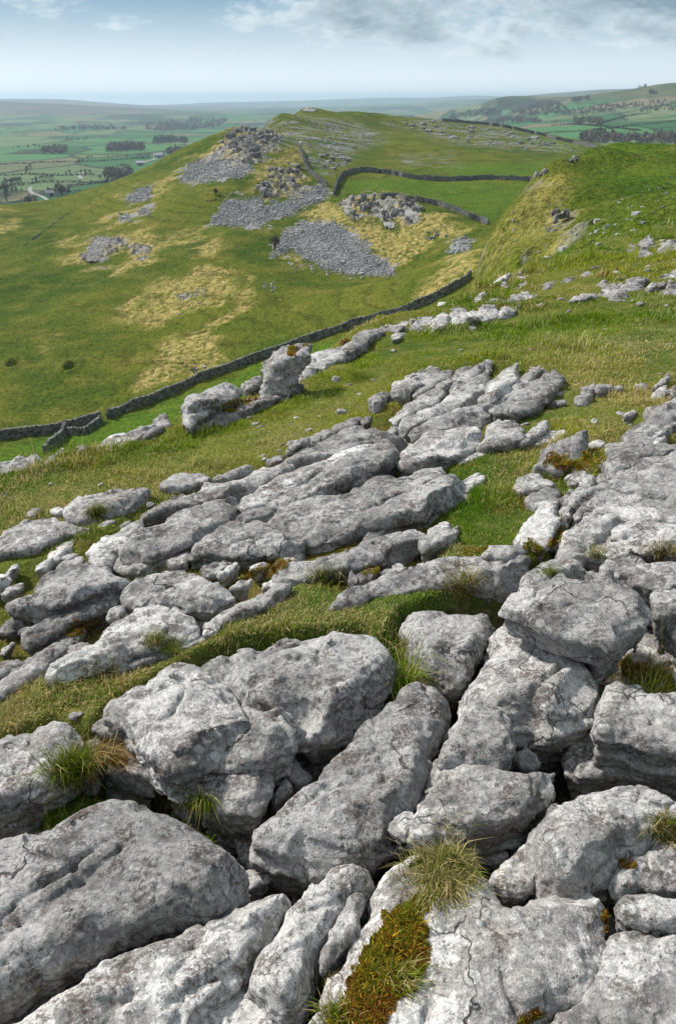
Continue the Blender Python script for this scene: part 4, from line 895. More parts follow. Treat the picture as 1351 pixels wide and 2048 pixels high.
def wall(pix, fz, y0, y1, label, height=1.45, stone=.42, gaps=(), group=None, zoff=0.0, ruin=0.0):
    pts = [hit(px, py, fz, y0, y1) for px, py in pix]; pts = np.array([q for q in pts if q is not None])
    seg = np.hypot(*np.diff(pts[:, :2], axis=0).T); s = np.concatenate([[0], np.cumsum(seg)])
    L = s[-1]; n = max(int(L/stone), 3)
    xs = lambda t: np.interp(t, s, pts[:, 0]); ys = lambda t: np.interp(t, s, pts[:, 1])
    body, cope = [], []; height = height*.76
    rows = max(int(height/.24), 2)
    hv = lambda t: height*(1+.16*float(fbm(np.array([t*.35]), np.array([pts[0, 0]]), 0., 3)[0]))
    for i in range(n):
        t = (i+.5)*L/n; x, y = xs(t), ys(t)
        hd = math.atan2(ys(t+.2)-ys(t-.2), xs(t+.2)-xs(t-.2))
        g = float(fz(np.array([x]), np.array([y]))[0])+zoff
        hh = hv(t)
        if ruin and float(vnoise(np.array([t*.55]), np.array([pts[0, 1]]), np.array([2.]))[0])*.5+random.random() < ruin: continue
        # solid hearting behind the face stones
        for k in range(rows):
            tt = t+random.uniform(-.3, .3)*stone
            w = .52-.18*k/rows
            body.append(((xs(tt), ys(tt), g+(k+.25)*hh/rows), (L/n*(.8 if ruin else 1.25), w*(.55 if ruin else 1)+random.uniform(-.06, .1), hh/rows*1.25), hd+random.uniform(-.06, .06)))
        for k in range(0 if ruin and i % 3 else 2):
            tt = t+(k-.5)*.5*L/n
            cope.append(((xs(tt), ys(tt), g+hh+.10+random.uniform(-.04, .06)), (L/n*.42, .42, (.14 if ruin else .30)+random.uniform(-.05, .12)), hd+random.uniform(-.1, .1)))
    loc = pts[0]
    Vb, Fb, Cb = stones(body); o = new_obj('stone_wall', Vb, Fb, M_WALL, smooth=False, loc=loc)
    attr_color(o, 'shade', np.stack([Cb]*3, 1))
    Vc, Fc, Cc = stones(cope); q = new_obj('coping', Vc-loc, Fc, M_WALL, parent=o, smooth=False)
    attr_color(q, 'shade', np.stack([np.clip(Cc+.15, 0, 1)]*3, 1))
    return tag(o, label, 'wall', group)
def curve(pix, n=6):
    pix = np.array(pix, float); out = []
    for i in range(len(pix)-1):
        p0 = pix[max(i-1, 0)]; p1 = pix[i]; p2 = pix[i+1]; p3 = pix[min(i+2, len(pix)-1)]
        for k in range(n):
            t = k/n; out.append(.5*((2*p1)+(p2-p0)*t+(2*p0-5*p1+4*p2-p3)*t*t+(3*p1-p0-3*p2+p3)*t**3))
    out.append(pix[-1]); return out
wall(curve([(217,838),(255,822),(300,806),(340,790),(375,773),(420,753),(450,743),(500,726),(560,705),(620,684),(675,665),(720,650),(770,637),(830,617),(880,594),(925,568),(940,556)]), mid_z, 80, 400, 'long dark dry stone wall climbing the valley behind the rocky brink')
wall(curve([(-90,890),(-40,884),(0,880),(50,873),(100,866),(140,858),(170,851),(202,842)]), mid_z, 80, 400, 'dry stone wall crossing to the left edge below the grassy hillside')
wall(curve([(133,862),(128,874),(120,884),(105,898),(92,915)],4), mid_z, 80, 400, 'short wall running from the fold down behind the brink', 1.5)
wall(curve([(134,870),(150,870),(165,868)],3), mid_z, 80, 400, 'low cross wall of the ruined sheepfold', 1.0)
wall(curve([(168,869),(180,862),(195,852),(203,844)],3), mid_z, 80, 400, 'tumbled right wall of the ruined sheepfold', 1.1)
wall(curve([(598,296),(602,306),(607,320),(613,338),(625,352),(640,364),(654,374)],4), mid_z, 180, 700, 'pale wall descending the hill beside the scree knoll', 1.6)
wall(curve([(668,392),(674,372),(684,354),(700,348),(722,344),(745,345),(775,348),(805,354),(840,359),(880,362),(930,361),(975,359),(1020,360),(1065,363)],4), mid_z, 200, 700, 'dark wall curving along the back of the bright green field', 1.7)
wall(curve([(762,398),(785,395),(800,396),(812,402),(840,404),(870,410),(895,418),(920,428),(945,438),(975,449)],4), mid_z, 180, 500, 'pale topped wall along the cliff edge of the bright green field', 1.4)
wall(curve([(884,243),(910,244),(940,246),(965,249),(990,252),(1020,257),(1050,264),(1080,270),(1105,277),(1130,283),(1160,290),(1195,298)],4), mid_z, 400, 760, 'dark wall following the far skyline of the hill', 2.0, .7)
wall(curve([(146,421),(130,432),(108,448),(85,466),(65,480),(48,493)],4), mid_z, 180, 420, 'thin tumbled wall on the left of the hillside', .35, .45, ruin=.62)
wall(curve([(402,406),(420,402),(445,396),(470,388)],4), mid_z, 180, 420, 'short ruined wall left of the scree fan', .3, .45, ruin=.6)

# ------------------------------------------------------------------ crags on the hill
def crag(poly, lab, thick, dx, seed, fz=mid_z, y0=150, y1=700, col=2.2, push=.6, kmul=1.0):
    b = max(p[1] for p in poly); t = min(p[1] for p in poly)
    xb = np.mean([p[0] for p in poly if p[1] > (b+t)/2]); xt = np.mean([p[0] for p in poly if p[1] <= (b+t)/2])
    hb = hit(xb, b, fz, y0, y1); ht = hit(xt, t+1, fz, y0, y1)
    if ht is None: ht = hb+np.array([0, 14, 8])
    k = np.clip((ht[1]-hb[1])/max(ht[2]-hb[2], .5), .1, 6)*kmul
    return upright(poly, hb[1]-push*.3, k, thick, dx, seed, M_CRAG, 'limestone_crag', lab, 1.1, lump=.05, col=col, cat='crag')
crag([(683,412),(690,400),(715,394),(745,396),(752,415),(742,434),(720,432),(700,436)], 'left half of the columned cliff under the bright green field', 3, .26, 4)
crag([(755,400),(775,397),(800,402),(812,415),(800,432),(790,444),(772,456),(758,440),(752,420)], 'middle of the columned cliff under the bright green field', 3, .26, 5)
crag([(815,412),(840,410),(856,424),(848,440),(830,446),(812,436)], 'right end of the columned cliff under the bright green field', 2.5, .26, 6)
crag([(168,512),(176,492),(205,476),(232,480),(240,494),(232,506),(214,520),(185,522)], 'isolated broken outcrop on the tan knoll of the hillside', 2.0, .22, 8, kmul=.9)
crag([(605,222),(610,216),(618,214),(628,217),(634,222),(620,224)], 'small summit rocks on top of the hill', 2, .4, 9, y0=300)

# craggy cliff bands: many separate blocks of a few shapes, seated in the slope
CR = []
for k in range(6):
    rk = np.random.default_rng(90+k); dx = .055
    gx = np.arange(-.85, .85, dx); X3, Y3, Z3 = np.meshgrid(gx.astype(np.float32), gx.astype(np.float32), gx.astype(np.float32), indexing='ij')
    f = np.maximum(np.maximum(np.abs(X3)-.42, np.abs(Y3)-.40), np.abs(Z3)-.5)
    for _ in range(9):
        n_ = rk.normal(size=3)*(1, 1, .7); n_ /= np.linalg.norm(n_); f = np.maximum(f, X3*n_[0]+Y3*n_[1]+Z3*n_[2]-rk.uniform(.36, .56))
    f = f+.10*fbm(X3*4+k*5, Y3*4, Z3*1.6, 3)+.05*np.abs(fbm(X3*7, Y3*7+k, Z3*2, 2))+.03*fbm(X3*3, Y3*3, Z3*14+k*3, 2)
    V, F = surface_nets(f.astype(np.float32), (gx[0],)*3, (dx,)*3)
    o = new_obj('proto_crag', V, F, M_CRAG); CR.append(o.data); bpy.data.objects.remove(o)
def crag_band(poly, n, wpx, hpx, label, group, fz, y0, y1, seed):
    rk = np.random.default_rng(seed); poly = np.array(poly, float); lo = poly.min(0); hi = poly.max(0); k = 0
    while k < n:
        q_ = rk.uniform(lo, hi)
        if poly_sd(poly, q_[:1], q_[1:])[0] > 0: continue
        k += 1; q = hit(q_[0], q_[1], fz, y0, y1)
        if q is None: continue
        u = np.linalg.norm(q)/FPX; w = wpx*u*rk.uniform(.5, 1.35); hh = hpx*u*rk.uniform(.8, 1.7)
        o = bpy.data.objects.new('limestone_crag', CR[rk.integers(6)]); COL.objects.link(o)
        o.location = q+np.array([0, w*.34, hh*.10]); o.scale = (w, w*.85, hh); o.rotation_euler = (rk.normal(-.08, .07), rk.normal(0, .06), rk.uniform(0, 6.28))
        tag(o, label, 'crag', group)
crag_band([(438,296),(448,278),(468,262),(500,256),(545,262),(568,276),(556,292),(530,290),(505,298),(485,318),(470,305)], 30, 15, 12, 'dark block in the broken cliff band on the left shoulder of the hill', 'cliff band on the hill shoulder', mid_z, 200, 600, 1)
crag_band([(480,345),(486,322),(505,302),(520,300),(515,316),(500,332)], 9, 13, 13, 'dark block of the small buttress above the left scree', 'buttress above the left scree', mid_z, 200, 600, 2)
crag_band([(508,382),(524,356),(545,342),(566,335),(594,330),(607,346),(600,362),(575,372),(556,392),(530,402)], 22, 12, 11, 'dark block in the craggy face of the knoll above the scree fan', 'crags of the scree knoll', mid_z, 200, 600, 3)
crag_band([(688,404),(720,396),(800,402),(845,420),(850,432),(800,434),(770,446),(740,432),(700,430)], 22, 11, 13, 'small dark block among the columns of the cliff under the green field', 'blocks of the columned cliff', mid_z, 150, 500, 4)
crag_band([(640,312),(700,296),(745,276),(700,300),(712,320),(680,338),(650,345)], 14, 13, 5, 'low block of limestone on the hill top right of the descending wall', 'outcrops on the hill top', mid_z, 250, 800, 5)
crag_band([(780,248),(860,242),(960,256),(1060,272),(1140,296),(1060,298),(960,288),(880,276)], 40, 13, 4, 'low ledge of limestone far back on the hill top', 'far ledges on the hill top', mid_z, 350, 800, 6)
crag_band([(1066,360),(1080,344),(1094,346),(1078,362)], 5, 12, 9, 'small grey block on the rim of the gully by the end of the field wall', 'blocks on the gully rim', spur_z, 40, 170, 7)
crag_band([(1140,326),(1152,314),(1172,306),(1160,318)], 5, 9, 6, 'small pale block at the left end of the right spur crest', 'blocks on the spur crest', spur_z, 60, 170, 8)
crag_band([(1100,448),(1106,428),(1138,422),(1130,440)], 6, 14, 10, 'brown block in the earthy scar on the face of the right spur', 'blocks of the earthy scar', spur_z, 40, 150, 9)
crag_band([(840,474),(860,462),(885,470),(940,478),(930,495),(905,500)], 10, 9, 6, 'little grey block on the tan slope right of the columned cliff', 'blocks right of the columned cliff', mid_z, 150, 400, 10)
# ------------------------------------------------------------------ loose stones
def pebble(seed, flat=.6, n=3):
    import bmesh
    bm = bmesh.new(); bmesh.ops.create_icosphere(bm, subdivisions=n, radius=.5)
    V = np.array([v.co for v in bm.verts]); F = np.array([[v.index for v in f.verts] for f in bm.faces]); bm.free()
    rs = np.random.default_rng(seed)
    for _ in range(9):                                       # broken facets
        nrm = rs.normal(size=3); nrm /= np.linalg.norm(nrm); d = V@nrm; lim = rs.uniform(.22, .42)
        V = V-np.maximum(d-lim, 0)[:, None]*nrm*.9
    V = V*(1, rs.uniform(.6, .9), flat*rs.uniform(.7, 1.1))
    V = V+fbm(V[:, 0]*5+seed, V[:, 1]*5, V[:, 2]*5, 3)[:, None]*V*.18
    return V, F
PEB = []
for k in range(6):
    V, F = pebble(k+3); me = new_obj('proto', V, F, M_LIME_MID).data
    bpy.data.objects.remove(bpy.data.objects['proto']); PEB.append(me)
def put_stone(x, y, z, size, label, group, name='loose_stone', mat=None):
    o = bpy.data.objects.new(name, random.choice(PEB)); COL.objects.link(o)
    o.location = (x, y, z); o.scale = (size, size, size); o.rotation_euler = (random.uniform(-.3, .3), random.uniform(-.3, .3), random.uniform(0, 6.28))
    return tag(o, label, 'stone', group)
loose = [(500,838,16),(508,850,18),(453,853,15),(673,762,30),(680,824,32),(593,836,11),(617,864,16),(1188,848,20),(1240,829,18),(1277,777,34),(1117,790,22),(1113,814,34),(1082,612,18),(1137,624,14),(1187,538,18),(1233,551,20),(1240,556,14),(1297,534,14),(1293,544,16),(1277,611,20),(1327,613,12),(1092,518,14),(1082,524,12),(1067,530,10),(1195,491,14),(1233,472,16),(1263,463,12),(970,646,18),(943,658,20),(960,638,18),(487,1260,22),(512,1237,12),(98,1353,30),(192,1360,20),(152,1436,26),(345,1000,20),(300,1015,26),(265,1090,26),(950,655,10),(1002,638,12),(1060,700,10),(1330,760,12),(720,790,14),(748,760,12),(520,855,14),(560,905,14),(240,900,12),(430,990,14),(600,905,18),(1160,905,20),(990,985,18),(1290,640,10),(1180,690,9),(700,770,12),(1050,850,16),(480,1010,14),(330,895,10),(1340,690,12),(890,655,10),(1120,600,12),(1215,640,9),(850,665,9)]
rsl = random.Random(4)
for _ in range(46): loose.append((rsl.uniform(250, 1340), rsl.uniform(640, 900), rsl.uniform(7, 15)))
for _ in range(26): loose.append((rsl.uniform(0, 600), rsl.uniform(900, 1010), rsl.uniform(8, 16)))
for (px, py, s) in loose:
    q = on_near(px, py); d = float(np.linalg.norm(q))
    put_stone(q[0], q[1], q[2]-.02*s*d/FPX, s*d/FPX*1.15, 'small pale stone lying loose in the grass', 'loose stones in the grass')
# rubble in the grykes
GR = [(300,1580),(330,1590),(420,1630),(470,1660),(500,1720),(470,1770),(520,1760),(600,1760),(450,1960),(470,1930),(740,1790),(700,1900),(560,1540),(600,1500),(650,1480),(690,1450),(700,1700),(740,1665),(860,1400),(890,1430),(930,1400),(960,1690),(1000,1650),(1040,1640),(1050,1620),(1090,1770),(1100,1790),(1205,1800),(1210,1850),(1130,1500),(1110,1540),(1150,1560),(980,1270),(1000,1280),(1220,1310),(1240,1290),(1110,1100),(1130,1080),(640,1560),(580,1600),(210,1570),(250,1590),(340,1560),(430,1500),(500,1650),(720,1630),(760,1660),(1040,1550),(1190,1560),(360,1620)]
for (px, py) in GR:
    for k in range(3):
        q = on_near(px+random.uniform(-22, 22), py+random.uniform(-16, 16)); d = float(np.linalg.norm(q))
        s = random.uniform(18, 58)*d/FPX
        put_stone(q[0], q[1], q[2]+s*.1, s, 'rubble stone lying down in a gap between the blocks', 'rubble stones in the gaps', 'rubble_stone')

# hillside stones and scree, uncountable
def scatter_stones(polys, fz, y0, y1, n, size, label, seed, name='scree'):
    rs = np.random.default_rng(seed); items = []
    for q in polys:
        q = np.array(q, float); lo = q.min(0); hi = q.max(0)
        area = np.prod(hi-lo); m = int(n*area/sum(np.prod(np.array(p).max(0)-np.array(p).min(0)) for p in polys))
        P_ = rs.uniform(lo, hi, (m, 2)); wv = fbm(P_[:, 0]*.06, P_[:, 1]*.06, 1., 3)*8+np.abs(rs.normal(0, 5, len(P_)))-5
        P_ = P_[poly_sd(q, P_[:, 0], P_[:, 1])+wv < 0]
        a, b = ray(P_[:, 0], P_[:, 1])
        yy = np.geomspace(y0, y1, 260); zz = fz((a[:, None]*yy).ravel(), np.tile(yy, len(a))).reshape(len(a), -1)
        hitm = b[:, None]*yy < zz; k = hitm.argmax(1); ok = hitm.any(1) & (k > 0)
        i = np.where(ok)[0]; k = k[i]
        e0 = (b[i]*yy[k-1]-zz[i, k-1]); e1 = (b[i]*yy[k]-zz[i, k]); w = e0/(e0-e1+1e-9)
        y = yy[k-1]+w*(yy[k]-yy[k-1])+rs.normal(0, .8, len(i)); x = a[i]*y+rs.normal(0, .3, len(i)); zg = fz(x, y)
        for q in range(len(i)):
            s = size*rs.lognormal(0, .45)
            items.append(((x[q], y[q], zg[q]+s*(.10 if name == 'scree' else -.12)), (s, s*.9, s*.95), rs.uniform(0, 3)))
    V, F, C = stones(items); o = new_obj(name, V, F, M_SCREE, smooth=False)
    attr_color(o, 'shade', np.stack([C]*3, 1))
    o['kind'] = 'stuff'; o['label'] = label; o['category'] = 'scree'
N = NT('scree_stone'); c = N.mix(N.attr('shade', 'Fac'), (.20, .197, .198), (.40, .395, .39)); M_SCREE = N.done(c, .95, None, .1)
scatter_stones(SCREE[:1], mid_z, 150, 500, 16000, .21, 'grey scree fan below the dark knoll on the hillside', 1)
scatter_stones(SCREE[1:2], mid_z, 150, 500, 20000, .19, 'grey scree below the columned cliff and the bare tree', 2)
scatter_stones(SCREE[2:5]+SCREE[5:], mid_z, 150, 500, 11000, .26, 'smaller grey screes on the left flank of the hill', 3)
scatter_stones(PAVE[:3], mid_z, 250, 800, 3500, .34, 'broken limestone pavement spread over the hill top', 4)
scatter_stones([[(1190,420),(1351,340),(1351,460),(1200,480)],[(1100,500),(1180,450),(1200,470),(1120,510)],[(1030,420),(1130,380),(1100,500),(1000,520)]], spur_z, 40, 160, 300, .10, 'scattered pale stones on the slope of the right spur', 5, 'scattered_stones')
scatter_stones([[(345,590),(430,572),(400,598),(350,602)],[(350,620),(370,615),(365,640)],[(560,520),(780,545),(700,560),(560,535)],[(235,482),(300,512),(288,514),(240,492)],[(520,560),(560,560),(560,600)],[(375,735),(410,735),(405,755),(380,755)]], mid_z, 100, 300, 700, .26, 'scattered grey stones on the valley hillside', 6, 'scattered_stones')

# ------------------------------------------------------------------ trees
N = NT('bark'); M_BARK = N.done(N.mix(N.noise(N.pos(), 3, 4), (.050, .042, .035), (.11, .095, .08)), .95, None, .1)
N = NT('bare_twigs'); M_TWIG = N.done(N.mix(N.noise(N.pos(), .3, 3), (.085, .070, .052), (.16, .125, .085)), .95, None, .1)
N = NT('dark_evergreen'); M_EVER = N.done(N.mix(N.noise(N.pos(), .4, 3), (.035, .045, .022), (.075, .085, .040)), .95, None, .1)
def limb(V, F, a, b, ra, rb, n=5):
    a = np.array(a, float); b = np.array(b, float); d = b-a; d /= np.linalg.norm(d)+1e-9
    u = np.cross(d, (0.3, 0.2, 1)); u /= np.linalg.norm(u)+1e-9; w = np.cross(d, u); k = len(V)
    for c, r in ((a, ra), (b, rb)):
        for i in range(n): V.append(c+r*(u*cos(2*pi*i/n)+w*sin(2*pi*i/n)))
    for i in range(n): F.append((k+i, k+(i+1) % n, k+n+(i+1) % n, k+n+i))
def bare_tree(seed, H, spread, leaves, depth=4, twig_w=.05, lean=0.0, low=.22, thick=.035):
    rs = random.Random(seed); VT, FT = [], []; VC, FC = [], []
    tips = []
    def grow(p, d, L, r, k):
        q = p+d*L
        limb(VT if k <= 1 else VC, FT if k <= 1 else FC, p, q, r, r*.68, 6 if k <= 1 else 3)
        if k >= depth:
            tips.append((q, d)); return
        for i in range(rs.choice((2, 3, 3)) if k else 4):
            a = np.array([rs.gauss(0, 1), rs.gauss(0, 1), rs.gauss(.25, .5)]); a /= np.linalg.norm(a)
            nd = d*.75+a*spread+np.array([lean, 0, .12]); nd /= np.linalg.norm(nd)
            grow(q if rs.random() < .6 else p+d*L*rs.uniform(.55, .95), nd, L*rs.uniform(.62, .86), r*.6, k+1)
    d0 = np.array([lean*.6+rs.gauss(0, .05), rs.gauss(0, .05), 1]); d0 /= np.linalg.norm(d0)
    grow(np.array([0, 0, -.3]), d0, H*low+.3, H*thick, 0)
    for (q, d) in tips:                                       # fine twigs as thin blades of real thickness
        for i in range(leaves):
            a = np.array([rs.gauss(0, 1), rs.gauss(0, 1), rs.gauss(.2, .8)]); a = d*.5+a/np.linalg.norm(a)*.8
            e = q+a*H*rs.uniform(.05, .13); s = np.cross(a, (0, 0, 1)); s = s/(np.linalg.norm(s)+1e-6)*twig_w
            k = len(VC); VC.extend([q-s, q+s, e]); FC.append((k, k+1, k+2, k+2))
    return VT, FT, VC, FC
def tri_fix(F):
    return [np.array([f for f in F if f[2] != f[3]]).reshape(-1, 4), np.array([f[:3] for f in F if f[2] == f[3]]).reshape(-1, 3)]
def make_tree(name, args, loc, label, cat='tree', group=None, mat=M_TWIG, scale=1.0, rot=0.0):
    VT, FT, VC, FC = bare_tree(*args)
    r = empty(name, loc); r.scale = (scale,)*3; r.rotation_euler = (0, 0, rot); tag(r, label, cat, group)
    new_obj('trunk', VT, tri_fix(FT), M_BARK, parent=r); new_obj('crown', VC, tri_fix(FC), mat, parent=r, smooth=False)
    return r
q = hit(549, 499, mid_z, 120, 400)
make_tree('hawthorn_tree', (5, 5.6, .85, 7, 5, .035, .05, .16, .045), q, 'bare brown hawthorn tree at the left edge of the scree')
q = hit(431, 390, mid_z, 150, 400)
make_tree('hawthorn_bush', (8, 3.0, .9, 9, 4, .07, 0, .12, .05), q, 'small dark bush on the hillside left of the scree fan', 'bush')
q = hit(388, 748, mid_z, 90, 300)
make_tree('thorn_bush', (9, 1.7, .95, 8, 4, .03, 0, .12, .05), q, 'small thorn bush behind the long valley wall', 'bush')

protos = []
for k, (H, sp, lv) in enumerate([(12, .75, 8), (14, .65, 8), (9, .9, 9), (11, .7, 8)]):
    protos.append(bare_tree(30+k, H, sp, lv, 4, .20, 0, .2, .03))
PM = [[(new_obj('p', p[0], tri_fix(p[1]), M_BARK)), new_obj('p', p[2], tri_fix(p[3]), M_TWIG, smooth=False)] for p in protos]
PMD = [(a.data, b.data) for a, b in PM]
for a, b in PM: bpy.data.objects.remove(a); bpy.data.objects.remove(b)
near_trees = [(14,403,46,'leftmost bare tree by the valley road, with a wide round crown'),(62,420,40,'bare tree beside the hidden hillock at lower left of the valley'),(100,385,14,''),(126,408,52,'tall bare tree in front of the farm road'),(138,420,40,'bare tree close behind the brow of the hillside'),(78,424,36,'spindly bare tree low behind the tan hillock'),(218,375,24,'lone bare tree in the middle field'),(268,382,20,'small bare tree in the field near the hill foot'),(125,388,22,'bare tree by the farm buildings'),(130,390,20,'second bare tree by the farm buildings'),(137,415,24,'low bare tree under the skyline of the slope')]
def far_tree(px, py, hpx, label, group=None):
    q = hit(px, py, far_z, 300, 8000)
    if q is None: return
    k = random.randrange(4); H = hpx*np.linalg.norm(q)/FPX
    r = empty('field_tree', q); s = H/(12, 14, 9, 11)[k]; r.scale = (s*random.uniform(.9, 1.25), s, s); r.rotation_euler = (0, 0, random.uniform(0, 6))
    tag(r, label, 'tree', group)
    for nm, me in zip(('trunk', 'crown'), PMD[k]):
        o = bpy.data.objects.new(nm, me); COL.objects.link(o); o.parent = r
for t in near_trees:
    far_tree(t[0], t[1], t[2], t[3] or 'bare tree standing along a hedge in the valley fields', None if t[3] else 'hedgerow trees in the valley')
rows = [((5,371),(45,366),9,15),((62,364),(110,358),9,13),((122,352),(190,346),6,10),((200,359),(262,357),11,17),((265,356),(310,350),7,14),((215,342),(260,333),6,11),((330,309),(392,305),13,11),((150,324),(200,318),5,9),((210,318),(300,314),8,7),((20,300),(85,296),5,8),((90,306),(130,305),9,11),((212,305),(285,303),14,12),((308,288),(375,286),14,9),((130,283),(180,280),5,8),((60,330),(64,345),3,9),((240,284),(300,290),6,6),((50,349),(58,340),4,10),((10,388),(50,384),4,12),((1015,300),(1060,296),0,8)]
for (a, b, n, h) in rows:
    for i in range(n):
        t = (i+random.uniform(.1, .9))/max(n, 1)
        far_tree(a[0]+(b[0]-a[0])*t, a[1]+(b[1]-a[1])*t+random.uniform(-1.5, 1.5), h*random.uniform(.7, 1.25), 'bare tree standing along a hedge in the valley fields', 'hedgerow trees in the valley')

# woods: far masses of trees
def wood(poly, n, hpx, label, seed, mat=M_TWIG, y1=9000):
    rs = np.random.default_rng(seed); poly = np.array(poly, float); lo = poly.min(0); hi = poly.max(0)
    V, F = [], []; cnt = 0; tries = 0; base = None
    while cnt < n and tries < n*30:
        tries += 1
        p_ = rs.uniform(lo, hi)
        if poly_sd(poly, np.array([p_[0]]), np.array([p_[1]]))[0] > 0: continue
        q = hit(p_[0], p_[1], far_z, 300, y1, 500)
        if q is None: continue
        if base is None: base = q.copy()
        cnt += 1
        H = hpx*np.linalg.norm(q)/FPX*rs.uniform(.7, 1.2); m = 34
        u = rs.normal(size=(m, 3)); u /= np.linalg.norm(u, axis=1)[:, None]; rr = rs.uniform(.35, 1, m)[:, None]**.5
        c = u*rr*np.array([.40*H, .40*H, .46*H])+np.array([0, 0, .52*H])
        for k in range(m):
            t = rs.normal(size=(3, 3))*H*.13
            i = len(V); V.extend((q-base)+c[k]+t); F.append((i, i+1, i+2))
        limb_v, limb_f = [], []
    if base is None: return
    o = new_obj('woodland', V, np.array(F), mat, smooth=False); o.location = base
    tag(o, label, 'wood', kind='stuff')
wood([(212,304),(285,302),(287,297),(250,294),(215,297)], 70, 11, 'bare plantation strip in the middle of the valley', 1)
wood([(308,287),(375,286),(376,281),(340,279),(310,281)], 70, 8, 'dark rectangular plantation left of the hill', 2, M_EVER)
wood([(88,309),(132,308),(133,303),(110,300),(90,303)], 40, 10, 'small copse at the left of the valley', 3)
wood([(200,360),(245,359),(265,356),(262,350),(215,350)], 26, 15, 'row of bare trees massed beside the middle field', 4)
wood([(330,312),(360,309),(395,305),(390,300),(345,303)], 40, 10, 'trees around the far farmstead at the hill foot', 5)
wood([(370,262),(440,255),(455,240),(400,238),(330,246),(280,250),(300,262)], 220, 6, 'hazy belt of woods behind the left shoulder of the hill', 6)
wood([(110,262),(200,262),(260,258),(200,254),(120,256)], 90, 5, 'hazy woods far off in the left of the valley', 7)
wood([(895,238),(930,236),(1000,232),(998,222),(970,220),(930,228)], 140, 6, 'dark wood on the toe of the right fell', 8)
wood([(1010,232),(1080,233),(1110,230),(1140,228),(1120,206),(1090,206),(1060,214),(1030,222)], 190, 5.5, 'large wood climbing the right fell', 9)
wood([(1120,232),(1180,230),(1240,222),(1290,212),(1280,207),(1200,212),(1140,222)], 140, 4.5, 'belt of wood across the right fell', 10)
wood([(1144,249),(1203,248),(1202,242),(1146,242)], 50, 8, 'square copse in the fields below the right fell', 11)
wood([(985,248),(1080,246),(1082,239),(1000,239)], 90, 6, 'line of trees in the fields beyond the skyline wall', 12)
wood([(1160,288),(1240,286),(1238,272),(1165,270)], 60, 13, 'bare trees just behind the skyline wall and spur', 13)
wood([(1240,290),(1400,290),(1400,272),(1245,274)], 130, 10, 'brown wood behind the crest of the right spur', 14)
wood([(1278,226),(1351,226),(1400,220),(1400,200),(1351,204),(1300,204)], 100, 5, 'wood on the steep right side of the right fell', 15)
wood([(1296,190),(1310,190),(1310,184),(1296,184)], 8, 7, 'round clump of trees near the top of the right fell', 16, M_EVER)
wood([(1140,205),(1178,200),(1176,197),(1140,202)], 24, 6, 'thin line of trees on the ridge of the right fell', 17)
wood([(1276,178),(1290,177),(1290,174),(1277,175)], 5, 5, 'few trees on the skyline of the right fell', 18)

# hedges and roads of the valley
N = NT('hedge_twigs'); M_HEDGE = N.done(N.mix(N.noise(N.pos(), .3, 4), (.030, .036, .018), (.070, .065, .035)), 1, None, .05)
def hedge(pix, label, h=3.0, w=3.5):
    pts = np.array([q for q in (hit(px, py, far_z, 300, 9000) for px, py in curve(pix, 5)) if q is not None])
    V, F = [], []; n = 0
    seg = np.hypot(*np.diff(pts[:, :2], axis=0).T); s = np.concatenate([[0], np.cumsum(seg)]); L = s[-1]
    m = int(L/2.2); 
    for i in range(m):
        t = (i+.5)*L/m; x = np.interp(t, s, pts[:, 0]); y = np.interp(t, s, pts[:, 1]); z = np.interp(t, s, pts[:, 2])
        for k in range(7):
            c = np.array([x, y, z])+np.array([random.gauss(0, w*.35), random.gauss(0, w*.35), random.uniform(0, h*.8)])-pts[0]
            i0 = len(V)
            for _ in range(3): V.append(c+np.array([random.gauss(0, 1), random.gauss(0, 1), random.gauss(0, .7)]))
            F.append((i0, i0+1, i0+2))
    o = new_obj('field_hedge', V, np.array(F), M_HEDGE, smooth=False); o.location = pts[0]
    tag(o, label, 'hedge')
hedge([(0,377),(40,371),(80,366),(130,365),(200,366),(270,366),(330,360)], 'long dark hedge crossing the middle of the near valley fields')
hedge([(130,375),(180,368),(230,366),(300,371)], 'curved hedge above the near green field')
hedge([(140,388),(200,386),(260,390),(310,392)], 'hedge at the back of the nearest green field')
hedge([(200,396),(240,400),(280,396)], 'short hedge just above the brow of the hillside')
hedge([(260,350),(330,345),(370,338)], 'hedge running into the foot of the hill')
hedge([(0,352),(60,350),(130,352),(190,350)], 'hedge left of the middle valley road')
hedge([(0,330),(90,326),(180,324),(300,316)], 'straight hedge across the middle valley')
hedge([(1020,272),(1100,266),(1180,262),(1260,252),(1351,244)], 'hedge line slanting up the fields below the right fell')
hedge([(1190,252),(1240,236),(1300,226)], 'wall line climbing the right fell fields')
hedge([(1100,252),(1160,250),(1280,262)], 'hedge across the fields right of the skyline wall')
N = NT('pale_road'); M_ROAD = N.done(N.mix(N.noise(N.pos(), .1, 3), (.20, .195, .185), (.28, .275, .265)), .9)
def ribbon(pix, w, name='road'):
    pts = np.array([hit(px, py, far_z, 300, 5000, 6000) for px, py in curve(pix, 5)])
    V, F = [], []
    for i in range(len(pts)):
        d = pts[min(i+1, len(pts)-1)]-pts[max(i-1, 0)]; nrm = np.array([-d[1], d[0], 0]); nrm /= np.linalg.norm(nrm)+1e-9
        for s in (-1, 1):
            q = pts[i]+nrm*w*.5*s; V.append((q[0], q[1], float(far_z(np.array([q[0]]), np.array([q[1]]))[0])+.35))
        if i: k = 2*i; F.append((k-2, k-1, k+1, k))
    o = new_obj(name, V, np.array(F), M_ROAD); o['kind'] = 'structure'
ribbon([(64,374),(60,380),(66,387),(78,391),(90,397),(97,403),(95,410),(88,416),(86,424)], 4)
ribbon([(164,345),(160,352),(163,358)], 5, 'lane')
ribbon([(278,330),(290,324),(305,320),(316,316)], 5, 'lane')
